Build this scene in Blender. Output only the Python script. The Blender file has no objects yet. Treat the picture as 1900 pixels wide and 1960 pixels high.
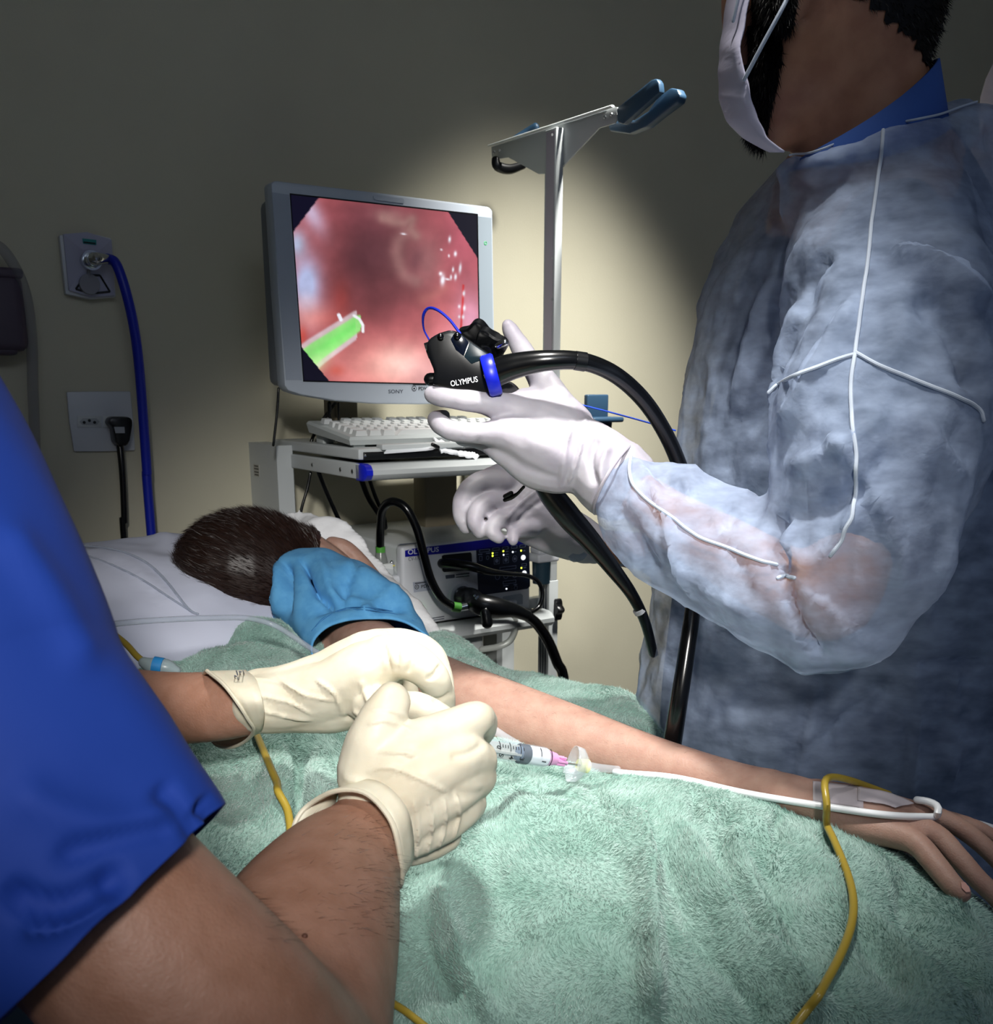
import bpy, bmesh, math, random
import numpy as np
from mathutils import Vector, Matrix, noise as mnoise
from mathutils.bvhtree import BVHTree

S = bpy.context.scene
COL = S.collection
random.seed(7)
RNG = np.random.default_rng(11)

# ------------------------------------------------------------------ camera
F, CX, CY, H = 1900.0, 950.0, 1220.0, 1.35      # focal length and principal point in photo pixels, eye height
PITCH = math.atan((CY - 740.0) / F)
cam_d = bpy.data.cameras.new('camera')
cam = bpy.data.objects.new('camera', cam_d)
COL.objects.link(cam)
cam.location = (0, 0, H)
cam.rotation_euler = (math.pi / 2 - PITCH, 0, 0)
cam_d.sensor_fit = 'AUTO'
cam_d.sensor_width = 36.0
cam_d.lens = F / 1960.0 * 36.0
cam_d.shift_y = (CY - 980.0) / 1960.0
cam_d.clip_start = 0.02
cam_d.dof.use_dof = True
cam_d.dof.focus_distance = 0.95
cam_d.dof.aperture_fstop = 20.0
S.camera = cam

# ------------------------------------------------------------------ light
S.view_settings.view_transform = 'Standard'
S.view_settings.look = 'None'
S.view_settings.exposure = 0.2
S.view_settings.gamma = 1.0
S.view_settings.use_curve_mapping = False
W = bpy.data.worlds.new('room_air')
S.world = W
W.use_nodes = True
W.node_tree.nodes['Background'].inputs[0].default_value = (0.55, 0.68, 1.0, 1)
W.node_tree.nodes['Background'].inputs[1].default_value = 0.10

def light(name, kind, loc, target, energy, color, **kw):
    d = bpy.data.lights.new(name, kind)
    d.energy = energy
    d.color = color
    for k, v in kw.items():
        setattr(d, k, v)
    o = bpy.data.objects.new(name, d)
    COL.objects.link(o)
    o.location = loc
    o.rotation_euler = (Vector(target) - Vector(loc)).to_track_quat('-Z', 'Y').to_euler()
    return o

light('centre_pool_spot', 'SPOT', (0.06, 0.55, 2.62), (0.07, 0.87, 1.10), 175.0, (1.0, 0.97, 0.92),
      spot_size=math.radians(28), spot_blend=1.0, shadow_soft_size=0.08)  # added spot; its narrow cone makes the bright pool over the hands
light('wall_glow_spot', 'SPOT', (0.52, 1.50, 2.60), (0.13, 2.18, 0.90), 200.0, (1.0, 0.98, 0.92),
      spot_size=math.radians(50), spot_blend=1.0, shadow_soft_size=0.06)  # added spot, no known fitting; brightens the wall behind the pole
light('front_fill_spot', 'SPOT', (0.13, -0.80, 1.98), (-0.08, 1.04, 1.12), 150.0, (1.0, 0.97, 0.92),
      spot_size=math.radians(29), spot_blend=1.0, shadow_soft_size=0.08)  # added fill from behind the camera for hands, arm and processor
light('ceiling_panel', 'AREA', (0.45, -0.9, 2.62), (0.0, 1.6, 1.2), 5.5, (0.74, 0.84, 1.0), shape='RECTANGLE', size=1.2, size_y=0.6)
S.cycles.max_bounces = 6; S.cycles.diffuse_bounces = 3; S.cycles.glossy_bounces = 3
S.cycles.caustics_reflective = False; S.cycles.caustics_refractive = False
S.cycles.use_light_tree = False
S.cycles.transmission_bounces = 4; S.cycles.transparent_max_bounces = 10

# ------------------------------------------------------------------ geometry helpers
cp, sp = math.cos(PITCH), math.sin(PITCH)
def ray(px, py):
    dx, dy = (px - CX) / F, -(py - CY) / F
    return np.array([dx, cp + dy * sp, -sp + dy * cp])
EYE = np.array([0, 0, H])
def P(px, py, Y):
    d = ray(px, py)
    return EYE + d * (Y / d[1])
def scale_at(p):
    q = np.asarray(p) - EYE
    return (q[1] * cp - q[2] * sp) / F          # metres per photo pixel at a point
def proj(v):
    q = np.asarray(v, float) - EYE
    x = q[..., 0]
    dep = q[..., 1] * cp - q[..., 2] * sp
    up = q[..., 1] * sp + q[..., 2] * cp
    return np.stack([CX + F * x / dep, CY - F * up / dep], -1)
def plane_hit(px, py, o, n):
    d = ray(px, py)
    t = np.dot(np.asarray(o) - EYE, n) / np.dot(d, n)
    return EYE + d * t
A33 = math.radians(33.0)
U = np.array([math.cos(A33), math.sin(A33), 0])    # along the wall, left to right
V = np.array([-math.sin(A33), math.cos(A33), 0])   # into the wall
Z = np.array([0, 0, 1.0])
WALL0 = np.array([-0.70, 1.74, 0])
def PW(px, py, off=0.0):                           # on the wall, off metres proud of it
    return plane_hit(px, py, WALL0 - V * off, V)

def catmull(pts, sub):
    p = np.asarray(pts, float)
    n = len(p)
    if n < 3 or sub <= 1:
        if sub <= 1: return p
        t = np.linspace(0, 1, sub * (n - 1) + 1)[:, None]
        return p[0] * (1 - t) + p[-1] * t
    q = np.vstack([2 * p[0] - p[1], p, 2 * p[-1] - p[-2]])
    out = []
    for i in range(n - 1):
        a, b, c, d = q[i], q[i + 1], q[i + 2], q[i + 3]
        for k in range(sub):
            t = k / sub
            out.append(0.5 * (2 * b + (c - a) * t + (2 * a - 5 * b + 4 * c - d) * t * t + (3 * b - a - 3 * c + d) * t ** 3))
    out.append(p[-1])
    return np.array(out)

def nrm(v):
    v = np.asarray(v, float)
    l = np.linalg.norm(v, axis=-1, keepdims=True)
    return v / np.maximum(l, 1e-9)

class MB:
    """collects shapes; obj() links them as ONE mesh object"""
    def __init__(s):
        s.v, s.f, s.n = [], [], 0
    def add(s, verts, faces):
        verts = np.asarray(verts, float)
        s.v.append(verts)
        s.f += [tuple(i + s.n for i in f) for f in faces]
        s.n += len(verts)
        return s
    def rings(s, rings, cap0=True, cap1=True, closed=True):
        k = len(rings[0]); fs = []
        for i in range(len(rings) - 1):
            for j in range(k if closed else k - 1):
                a, b = i * k + j, i * k + (j + 1) % k
                fs.append((a, b, b + k, a + k))
        if cap0: fs.append(tuple(range(k))[::-1])
        if cap1: fs.append(tuple((len(rings) - 1) * k + j for j in range(k)))
        return s.add(np.vstack(rings), fs)
    def tube(s, pts, rad, seg=12, sub=6, cap='round', flat=1.0, hint=None, smooth=True):
        pts = np.asarray(pts, float)
        rad = np.full(len(pts), rad, float) if np.isscalar(rad) else np.asarray(rad, float)
        c = catmull(np.hstack([pts, rad[:, None]]), sub if smooth else 1)
        p, r = c[:, :3], np.maximum(c[:, 3], 1e-5)
        t = nrm(np.gradient(p, axis=0))
        if cap == 'round':
            A = [math.radians(a) for a in (80, 55, 28)]
            p0 = [p[0] - t[0] * r[0] * math.sin(a) for a in A]; r0 = [r[0] * math.cos(a) for a in A]
            p1 = [p[-1] + t[-1] * r[-1] * math.sin(a) for a in A[::-1]]; r1 = [r[-1] * math.cos(a) for a in A[::-1]]
            p = np.vstack([p0, p, p1]); r = np.concatenate([r0, r, r1])
            t = np.vstack([[t[0]] * 3, t, [t[-1]] * 3])
        h = np.asarray(hint if hint is not None else (0.02, 0.03, 1.0), float)
        if abs(np.dot(h / np.linalg.norm(h), t[0])) > .95: h = np.array([1.0, 0.1, 0.0])
        n = nrm(h - t[0] * np.dot(h, t[0]))
        ang = np.linspace(0, 2 * math.pi, seg, endpoint=False)
        R = []
        for i in range(len(p)):
            n = nrm(n - t[i] * np.dot(n, t[i])); b = np.cross(t[i], n)
            R.append(p[i] + r[i] * (flat * np.cos(ang)[:, None] * n + np.sin(ang)[:, None] * b))
        return s.rings(R, cap is not None, cap is not None)
    def ptube(s, q, seg=12, sub=6, **kw):              # (px, py, depth, radius in photo pixels)
        pts = [P(a[0], a[1], a[2]) for a in q]
        return s.tube(pts, [a[3] * scale_at(p) for a, p in zip(q, pts)], seg, sub, **kw)
    def box(s, o, size, ax=None, taper=1.0):           # centre, full size, axes
        ax = np.asarray(ax if ax is not None else np.eye(3)); h = np.asarray(size) / 2.0
        vs = []
        for z in (-1, 1):
            k = taper if z > 0 else 1.0
            for x, y in ((-1, -1), (1, -1), (1, 1), (-1, 1)):
                vs.append(np.asarray(o) + ax[0] * x * h[0] * k + ax[1] * y * h[1] * k + ax[2] * z * h[2])
        return s.add(vs, [(3, 2, 1, 0), (4, 5, 6, 7), (0, 1, 5, 4), (1, 2, 6, 5), (2, 3, 7, 6), (3, 0, 4, 7)])
    def rbox(s, o, size, r, ax=None, seg=3):           # box with rounded edges
        bm = bmesh.new(); bmesh.ops.create_cube(bm, size=1.0)
        bmesh.ops.scale(bm, vec=size, verts=bm.verts)
        if r > 0: bmesh.ops.bevel(bm, geom=bm.edges[:], offset=r, segments=seg, affect='EDGES', profile=0.5, clamp_overlap=True)
        ax = np.asarray(ax if ax is not None else np.eye(3))
        bm.verts.ensure_lookup_table()
        vs = [np.asarray(o) + ax[0] * v.co.x + ax[1] * v.co.y + ax[2] * v.co.z for v in bm.verts]
        fs = [tuple(v.index for v in f.verts) for f in bm.faces]
        bm.free()
        return s.add(vs, fs)
    def prism(s, poly, o, ax, depth, bevel=0.0):       # 2-D outline in ax[0], ax[1] extruded along ax[2]
        bm = bmesh.new()
        vs = [bm.verts.new((x, y, 0)) for x, y in poly]
        f = bm.faces.new(vs)
        r = bmesh.ops.extrude_face_region(bm, geom=[f])
        bmesh.ops.translate(bm, vec=(0, 0, depth), verts=[v for v in r['geom'] if isinstance(v, bmesh.types.BMVert)])
        bmesh.ops.recalc_face_normals(bm, faces=bm.faces[:])
        if bevel: bmesh.ops.bevel(bm, geom=bm.edges[:], offset=bevel, segments=2, affect='EDGES', profile=0.5, clamp_overlap=True)
        bm.verts.index_update()
        P_ = [np.asarray(o) + np.asarray(ax[0]) * v.co.x + np.asarray(ax[1]) * v.co.y + np.asarray(ax[2]) * v.co.z for v in bm.verts]
        fs = [tuple(v.index for v in f.verts) for f in bm.faces]
        bm.free()
        return s.add(P_, fs)
    def disc(s, o, n, r, h, seg=24, r2=None):
        n = nrm(n); a = nrm(np.cross(n, (0.3, 0.2, 1.0) if abs(n[2]) < .9 else (1, 0, 0))); b = np.cross(n, a)
        ang = np.linspace(0, 2 * math.pi, seg, endpoint=False)
        R = [np.asarray(o) + n * z + rr * (np.cos(ang)[:, None] * a + np.sin(ang)[:, None] * b) for z, rr in ((0, r), (h, r2 if r2 is not None else r))]
        return s.rings(R)
    def ball(s, o, rad, ax=None, seg=20, rows=12):
        ax = np.asarray(ax if ax is not None else np.eye(3)); rad = np.full(3, rad) if np.isscalar(rad) else np.asarray(rad)
        ang = np.linspace(0, 2 * math.pi, seg, endpoint=False); R = []
        for i in range(rows):
            th = math.pi * (i + .3) / (rows - .4)
            R.append(np.asarray(o) + math.sin(th) * (rad[0] * np.cos(ang)[:, None] * ax[0] + rad[1] * np.sin(ang)[:, None] * ax[1]) + rad[2] * -math.cos(th) * ax[2])
        return s.rings(R)
    def arrays(s):
        return np.vstack(s.v), s.f
    def mesh(s, name):
        me = bpy.data.meshes.new(name)
        v, f = s.arrays()
        me.from_pydata(v.tolist(), [], f)
        return me

def finish(me, name, mat, parent=None, smooth=True, label=None, cat=None, group=None, kind=None, angle=40):
    me.name = name
    fix_normals(me)
    if mat: me.materials.append(mat)
    if smooth:
        me.polygons.foreach_set('use_smooth', [True] * len(me.polygons))
        if angle < 180: me.set_sharp_from_angle(angle=math.radians(angle))
    o = bpy.data.objects.new(name, me)
    COL.objects.link(o)
    if parent is not None:
        o.parent = parent
        o.matrix_parent_inverse = Matrix.Translation(-base_of(parent))
    else:
        n = len(me.vertices); co = np.empty(n * 3); me.vertices.foreach_get('co', co); co = co.reshape(-1, 3)
        b = np.array([(co[:, 0].min() + co[:, 0].max()) / 2, (co[:, 1].min() + co[:, 1].max()) / 2, co[:, 2].min()])
        me.vertices.foreach_set('co', (co - b).ravel()); o.location = b
    tag(o, label, cat, group, kind)
    return o
def base_of(o):                                        # where a parent sits: parts of a thing rest at the world origin
    return Vector(o.location) if o.parent is None else Vector((0, 0, 0))
def fix_normals(me):
    bm = bmesh.new(); bm.from_mesh(me)
    bmesh.ops.recalc_face_normals(bm, faces=bm.faces[:]); bm.to_mesh(me); bm.free()
def tag(o, label=None, cat=None, group=None, kind=None):
    for k, v in (('label', label), ('category', cat), ('group', group), ('kind', kind)):
        if v: o[k] = v
    return o
def thing(name, loc, label, cat, group=None):
    o = bpy.data.objects.new(name, None)
    COL.objects.link(o); o.location = loc; o.empty_display_size = 0.03
    return tag(o, label, cat, group)
def make(mb, name, mat, parent=None, **kw):
    return finish(mb.mesh(name), name, mat, parent, **kw)
def world_arrays(o):
    me = o.data; n = len(me.vertices); co = np.empty(n * 3); me.vertices.foreach_get('co', co); co = co.reshape(-1, 3)
    if o.parent is None: co = co + np.array(o.location)
    return co, [tuple(p.vertices) for p in me.polygons]
def bvh_of(*objs):
    vs, fs, n = [], [], 0
    for o in objs:
        v, f = world_arrays(o)
        vs.append(v); fs += [tuple(i + n for i in q) for q in f]; n += len(v)
    return BVHTree.FromPolygons(np.vstack(vs).tolist(), fs)
def hit(bvh, px, py, off=0.0, Y=None):                 # first point of a surface seen at a photo pixel, lifted off it
    d = Vector(ray(px, py)).normalized()
    loc, n, i, dist = bvh.ray_cast(Vector(EYE), d)
    if loc is None: return P(px, py, Y) if Y else None
    if n.dot(d) > 0: n = -n
    return np.array(loc + n * off)

def remesh(mb, voxel, iters=6, factor=0.5, name='organic'):
    me = mb.mesh('tmp'); fix_normals(me)
    o = bpy.data.objects.new('tmp', me); COL.objects.link(o)
    m = o.modifiers.new('r', 'REMESH'); m.mode = 'VOXEL'; m.voxel_size = voxel; m.adaptivity = 0.0
    if iters:
        k = o.modifiers.new('s', 'SMOOTH'); k.factor = factor; k.iterations = iters
    dg = bpy.context.evaluated_depsgraph_get()
    out = bpy.data.meshes.new_from_object(o.evaluated_get(dg))
    bpy.data.objects.remove(o); bpy.data.meshes.remove(me)
    return out
def get_co(me):
    n = len(me.vertices); co = np.empty(n * 3); me.vertices.foreach_get('co', co); return co.reshape(-1, 3)
def get_no(me):
    n = len(me.vertices); co = np.empty(n * 3); me.vertices.foreach_get('normal', co); return co.reshape(-1, 3)
def set_co(me, co):
    me.vertices.foreach_set('co', np.asarray(co).ravel()); me.update()
def poly_dist(pts, line):                              # distance to a 2-D polyline, signed side, and position along it 0..1
    best = np.full(len(pts), 1e9); side = np.zeros(len(pts)); pos = np.zeros(len(pts))
    line = np.asarray(line, float); L = np.linalg.norm(np.diff(line, axis=0), axis=1); cum = np.concatenate([[0], np.cumsum(L)])
    for i in range(len(line) - 1):
        a, b = line[i], line[i + 1]; ab = b - a
        t = np.clip(((pts - a) @ ab) / (ab @ ab), 0, 1); q = pts - (a + t[:, None] * ab)
        d = np.linalg.norm(q, axis=1); m = d < best
        best[m] = d[m]; side[m] = np.sign(ab[0] * q[m, 1] - ab[1] * q[m, 0]); pos[m] = (cum[i] + t[m] * L[i]) / cum[-1]
    return best, side, pos
def fold(me, lines, facing=True):
    """raise or sink creases: (line in photo pixels, width px, height m, sharp side -1/0/1)"""
    co, no = get_co(me), get_no(me); px = proj(co)
    view = nrm(co - EYE); f = np.clip(-(no * view).sum(1) * 2.5, 0, 1) if facing else np.ones(len(co))
    amt = np.zeros(len(co))
    for line, w, h, sh in lines:
        d, s, t = poly_dist(px, catmull(np.asarray(line, float), 4))
        ww = np.where(s * sh > 0, w * 0.35, w) if sh else w
        fade = np.clip(np.minimum(t, 1 - t) * 7, 0, 1)
        amt += h * np.exp(-(d / ww) ** 2) * fade
    set_co(me, co + no * (amt * f)[:, None])
def crumple(me, amp, scale, stretch=(1, 1, 1), seed=0.0, ridged=False):
    co, no = get_co(me), get_no(me); st = np.array(stretch)
    q = co * scale * st + seed
    a = np.array([mnoise.noise(Vector(v)) for v in q])
    if ridged: a = 0.5 - np.abs(a) * 2.0
    set_co(me, co + no * (a * amp)[:, None])

def tri_mesh(verts, name):                             # loose triangles, three corners each, made quickly
    n = len(verts) // 3
    me = bpy.data.meshes.new(name)
    me.vertices.add(len(verts)); me.vertices.foreach_set('co', np.asarray(verts, float).ravel())
    me.loops.add(3 * n); me.loops.foreach_set('vertex_index', np.arange(3 * n, dtype=np.int32))
    me.polygons.add(n); me.polygons.foreach_set('loop_start', np.arange(0, 3 * n, 3, dtype=np.int32))
    me.update(calc_edges=True)
    return me
def fur(co, faces, count, length, width, lean, name, mat, parent, normal=1.0, jitter=0.5, keep=None, kind='stuff', tips=None):
    """short fibres standing on a surface; lean(p, n) gives the lie of the pile"""
    tris = []
    for f in faces:
        for k in range(1, len(f) - 1): tris.append((f[0], f[k], f[k + 1]))
    tris = np.array(tris); a, b, c = co[tris[:, 0]], co[tris[:, 1]], co[tris[:, 2]]
    cr = np.cross(b - a, c - a); ar = np.linalg.norm(cr, axis=1); nn = cr / np.maximum(ar, 1e-12)[:, None]
    if keep is not None:
        ar = ar * keep((a + b + c) / 3, nn)
    pick = RNG.choice(len(tris), size=count, p=ar / ar.sum())
    r1, r2 = np.sqrt(RNG.random(count)), RNG.random(count)
    p = a[pick] * (1 - r1)[:, None] + b[pick] * (r1 * (1 - r2))[:, None] + c[pick] * (r1 * r2)[:, None]
    n = nn[pick]
    d = nrm(n * normal + lean(p, n) + RNG.normal(0, jitter, (count, 3)))
    L = length * (0.6 + 0.8 * RNG.random(count))[:, None]
    w = nrm(np.cross(d, RNG.normal(0, 1, (count, 3)))) * width * 0.5
    base = p - n * length * 0.1
    v = np.stack([base - w, base + w, p + d * L], 1).reshape(-1, 3)
    me = tri_mesh(v, name); me.materials.append(mat)
    me.polygons.foreach_set('use_smooth', [True] * len(me.polygons))
    o = bpy.data.objects.new(name, me); COL.objects.link(o); o.parent = parent
    if parent is not None: o.matrix_parent_inverse = Matrix.Translation(-base_of(parent))
    return tag(o, kind=kind)

def text(body, o, right, up, height, mat, parent, name='lettering', width=None, depth=0.0002, align='LEFT', bold=0.0):
    cu = bpy.data.curves.new('t', 'FONT'); cu.body = body; cu.size = 1.0; cu.extrude = 0.0; cu.resolution_u = 3
    cu.align_x = align; cu.offset = bold
    ob = bpy.data.objects.new('t', cu); COL.objects.link(ob)
    dg = bpy.context.evaluated_depsgraph_get()
    me = bpy.data.meshes.new_from_object(ob.evaluated_get(dg)); bpy.data.objects.remove(ob)
    co = get_co(me)
    h = co[:, 1].max() - co[:, 1].min() or 1; wd = co[:, 0].max() - co[:, 0].min() or 1
    sx = (width / wd) if width else height / h; sy = height / h
    right, up = nrm(right), nrm(up); n = np.cross(right, up)
    x0 = co[:, 0].min() if align == 'LEFT' else 0
    set_co(me, np.asarray(o) + (co[:, :1] - x0) * sx * right + (co[:, 1:2] - co[:, 1].min()) * sy * up + n * depth)
    me.materials.clear(); me.materials.append(mat)
    ob = bpy.data.objects.new(name, me); COL.objects.link(ob); ob.parent = parent
    ob.matrix_parent_inverse = Matrix.Translation(-base_of(parent))
    return ob

# ------------------------------------------------------------------ materials
def lin(c):
    if isinstance(c, str):
        c = tuple(int(c[i:i + 2], 16) / 255 for i in (0, 2, 4))
    return tuple((x / 12.92 if x <= 0.04045 else ((x + 0.055) / 1.055) ** 2.4) for x in c) + (1.0,)
def mat(name, col, rough=0.5, metal=0.0, spec=0.5, vary=None, bump=None, alpha=1.0, sss=0.0, emit=0.0, trans=0.0, sheen=0.0, coat=0.0, fibre=None, alpha_noise=None, translucent=0.0):
    m = bpy.data.materials.new(name); m.use_nodes = True
    nt = m.node_tree; N = nt.nodes; L = nt.links
    b = N['Principled BSDF']
    b.inputs['Base Color'].default_value = lin(col)
    b.inputs['Roughness'].default_value = rough; b.inputs['Metallic'].default_value = metal
    b.inputs['Specular IOR Level'].default_value = spec
    b.inputs['Alpha'].default_value = alpha
    b.inputs['Transmission Weight'].default_value = trans
    b.inputs['Sheen Weight'].default_value = sheen
    b.inputs['Coat Weight'].default_value = coat
    if sss:
        b.inputs['Subsurface Weight'].default_value = sss
        b.inputs['Subsurface Radius'].default_value = (0.012, 0.005, 0.003); b.inputs['Subsurface Scale'].default_value = 0.6
    if emit:
        b.inputs['Emission Color'].default_value = lin(col); b.inputs['Emission Strength'].default_value = emit
    tc = N.new('ShaderNodeNewGeometry').outputs['Position']
    def noise_tex(scale, detail=4, stretch=None, rough_=0.55):
        src = tc
        if stretch:
            mp = N.new('ShaderNodeMapping'); mp.inputs['Scale'].default_value = stretch; L.new(tc, mp.inputs[0]); src = mp.outputs[0]
        t = N.new('ShaderNodeTexNoise'); t.inputs['Scale'].default_value = scale; t.inputs['Detail'].default_value = detail
        t.inputs['Roughness'].default_value = rough_
        L.new(src, t.inputs['Vector']); return t.outputs['Fac']
    if vary:                                          # (scale, second colour, low, high)
        sc, c2, lo, hi = vary[:4]
        r = N.new('ShaderNodeMapRange'); r.inputs[1].default_value = lo; r.inputs[2].default_value = hi
        L.new(noise_tex(sc, 3, vary[4] if len(vary) > 4 else None), r.inputs[0])
        mx = N.new('ShaderNodeMix'); mx.data_type = 'RGBA'
        mx.inputs[6].default_value = lin(col); mx.inputs[7].default_value = lin(c2)
        L.new(r.outputs[0], mx.inputs[0]); L.new(mx.outputs[2], b.inputs['Base Color'])
    prev = None
    for sc, st, dist, *rest in (bump or []):
        bp = N.new('ShaderNodeBump'); bp.inputs['Strength'].default_value = st; bp.inputs['Distance'].default_value = dist
        L.new(noise_tex(sc, 2, rest[0] if rest else None), bp.inputs['Height'])
        if prev: L.new(prev, bp.inputs['Normal'])
        prev = bp.outputs[0]
    if prev: L.new(prev, b.inputs['Normal'])
    if alpha_noise:                                   # (scale, alpha low, alpha high, stretch)
        r = N.new('ShaderNodeMapRange'); r.inputs[1].default_value = 0.32; r.inputs[2].default_value = 0.68
        r.inputs[3].default_value = alpha_noise[1]; r.inputs[4].default_value = alpha_noise[2]
        L.new(noise_tex(alpha_noise[0], 3, alpha_noise[3] if len(alpha_noise) > 3 else None), r.inputs[0]); L.new(r.outputs[0], b.inputs['Alpha'])
    if translucent:
        tr = N.new('ShaderNodeBsdfTranslucent'); tr.inputs[0].default_value = lin(col)
        ms = N.new('ShaderNodeMixShader'); ms.inputs[0].default_value = translucent
        L.new(b.outputs[0], ms.inputs[1]); L.new(tr.outputs[0], ms.inputs[2]); L.new(ms.outputs[0], N['Material Output'].inputs[0])
    return m
def attr_mat(name, attr, emit=None, rough=0.4):
    m = bpy.data.materials.new(name); m.use_nodes = True
    b = m.node_tree.nodes['Principled BSDF']; a = m.node_tree.nodes.new('ShaderNodeAttribute'); a.attribute_name = attr
    if emit:
        b.inputs['Base Color'].default_value = (0.01, 0.01, 0.012, 1)
        m.node_tree.links.new(a.outputs['Color'], b.inputs['Emission Color']); b.inputs['Emission Strength'].default_value = emit
    else:
        m.node_tree.links.new(a.outputs['Color'], b.inputs['Base Color'])
    b.inputs['Roughness'].default_value = rough
    return m

M = {}
M['wall'] = mat('painted_plaster', 'cfcab4', 0.75, vary=(3.0, 'c9c4ae', .35, .65), bump=[(420, .25, .0008), (60, .1, .001)])
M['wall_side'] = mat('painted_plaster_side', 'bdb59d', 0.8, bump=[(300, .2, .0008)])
M['floor'] = mat('vinyl_floor', '8d9091', 0.4, vary=(6, '7c8082', .4, .6))
M['ceiling'] = mat('ceiling_paint', 'd8d8d4', 0.9, bump=[(200, .1, .001)])
M['white_plastic'] = mat('white_plastic', 'd3d6dc', 0.42, bump=[(900, .05, .0003)])
M['lilac_plastic'] = mat('lilac_plastic', 'b3b4cc', 0.45)
M['cart'] = mat('powder_coated_steel', 'c4c9ca', 0.45, bump=[(1400, .12, .0003)])
M['cart_dark'] = mat('taupe_panel', '857c68', 0.6, bump=[(1400, .1, .0003)])
M['monitor'] = mat('monitor_plastic', 'c3ccd8', 0.45, bump=[(1600, .08, .0002)])
M['monitor_dark'] = mat('monitor_side_plastic', '7f858c', 0.5)
M['black'] = mat('black_plastic', '0b0c0e', 0.35, bump=[(900, .06, .0003)])
M['gloss_black'] = mat('glossy_black_rubber', '060709', 0.22, spec=0.6)
M['scope_black'] = mat('scope_black', '080a0d', 0.28, spec=0.6)
M['scope_teal'] = mat('scope_dark_teal', '13262f', 0.35)
M['navy'] = mat('navy_panel', '0e1830', 0.35)
M['blue'] = mat('royal_blue', '1423c8', 0.35)
M['band_blue'] = mat('processor_blue', '14149a', 0.35)
M['ink_white'] = mat('white_ink', 'e6eaf0', 0.5)
M['ink_black'] = mat('black_ink', '15161a', 0.5)
M['ink_grey'] = mat('grey_ink', '4a505c', 0.5)
M['chrome'] = mat('chrome', 'c8ccd0', 0.16, metal=1.0)
M['steel'] = mat('brushed_steel', 'b0b3b5', 0.35, metal=0.9)
M['green'] = mat('green_plastic', '4f9a3c', 0.4)
M['led_green'] = mat('lit_green', '66e81e', 0.4, emit=1.2)
M['led_yellow'] = mat('lit_yellow', 'e9ff4a', 0.4, emit=2.0)
M['led_white'] = mat('lit_white', 'f2f6ff', 0.4, emit=1.2)
M['hose_blue'] = mat('blue_hose', '1226b0', 0.4)
M['hook'] = mat('slate_blue_plastic', '35536e', 0.4)
M['key'] = mat('key_plastic', 'd5d8d8', 0.5)
M['key_base'] = mat('keyboard_plastic', 'bcc2c2', 0.5)
M['paper'] = mat('white_wrapper', 'eef1f6', 0.5, bump=[(160, .4, .002)])
M['clear'] = mat('clear_plastic', 'dfe6ee', 0.12, alpha=0.28, spec=0.8)
M['clear_tube'] = mat('clear_tubing', 'b9c2d2', 0.15, alpha=0.42, spec=0.9)
M['grey_tube'] = mat('cloudy_tubing', 'c9cec8', 0.25, alpha=0.75)
M['white_tube'] = mat('white_tubing', 'eff2f5', 0.3)
M['yellow_tube'] = mat('amber_latex_tubing', 'a08a34', 0.3, sss=0.1)
M['linen'] = mat('white_linen', 'cfd3e6', 0.8, bump=[(700, .12, .0005), (14, .25, .004)])
M['towel'] = mat('white_pad', 'f0f1f4', 0.85, bump=[(90, .4, .003), (900, .2, .0006)])
M['blanket'] = mat('seafoam_fleece', '8fada4', 0.95, spec=0.1, sheen=0.4, vary=(26, '7fa095', .4, .62), bump=[(260, .6, .004)])
M['fleece'] = mat('seafoam_pile', 'b0cac2', 0.9, spec=0.1, sheen=0.3, vary=(22, '8db1a6', .38, .64))
M['skin'] = mat('skin', 'ac8b7c', 0.5, spec=0.35, sss=0.15, vary=(60, 'a27e70', .36, .66), bump=[(700, .5, .0006), (140, .25, .0012)])
M['skin_tan'] = mat('tan_skin', 'a37a67', 0.5, spec=0.35, sss=0.15, vary=(50, '956c58', .36, .66), bump=[(650, .5, .0006), (110, .3, .0015)])
M['skin_dark'] = mat('warm_skin_tone', 'b58468', 0.5, spec=0.35, sss=0.12, vary=(40, 'a5735a', .38, .66), bump=[(800, .25, .0004)])  # base skin colour of the two gowned people
M['nail'] = mat('fingernail', 'd3a397', 0.3)
M['hair'] = mat('dark_brown_hair', '25150f', 0.45, spec=0.4)
M['hair_black'] = mat('black_hair', '0c0908', 0.5, spec=0.3)
M['shirt'] = mat('sky_blue_cotton', '5a9fd0', 0.85, vary=(60, '4f94c8', .4, .6), bump=[(1200, .2, .0004)])
M['thread'] = mat('blue_stitching', '2f6ea3', 0.8)
M['scrub'] = mat('royal_blue_cotton', '06348f', 0.8, bump=[(900, .15, .0004), (16, .3, .006)])
M['collar'] = mat('blue_shirt_cloth', '2f55a0', 0.85, bump=[(1500, .2, .0003)])
M['under'] = mat('dark_blue_scrubs', '163865', 0.85, vary=(9, '123750', .4, .6))
M['gown'] = mat('nonwoven_gown', 'b2c3e0', 0.8, spec=0.2, alpha_noise=(26, .30, .66, (1, 1, 2.2)), bump=[(240, .25, .0015), (22, .55, .02, (1, 1, .6))], translucent=.2)
M['seam'] = mat('gown_piping', 'b4bfce', 0.8)
M['mask'] = mat('mask_fabric', 'c9c6dc', 0.85, bump=[(700, .15, .0004), (40, .15, .002, (1, 1, 6))])
M['glove'] = mat('latex_glove', 'd4cebb', 0.5, spec=0.4, sss=0.08, vary=(30, 'cdc4ae', .4, .65), bump=[(700, .15, .0004), (55, .25, .0025, (1, 1, 1))])
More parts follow.
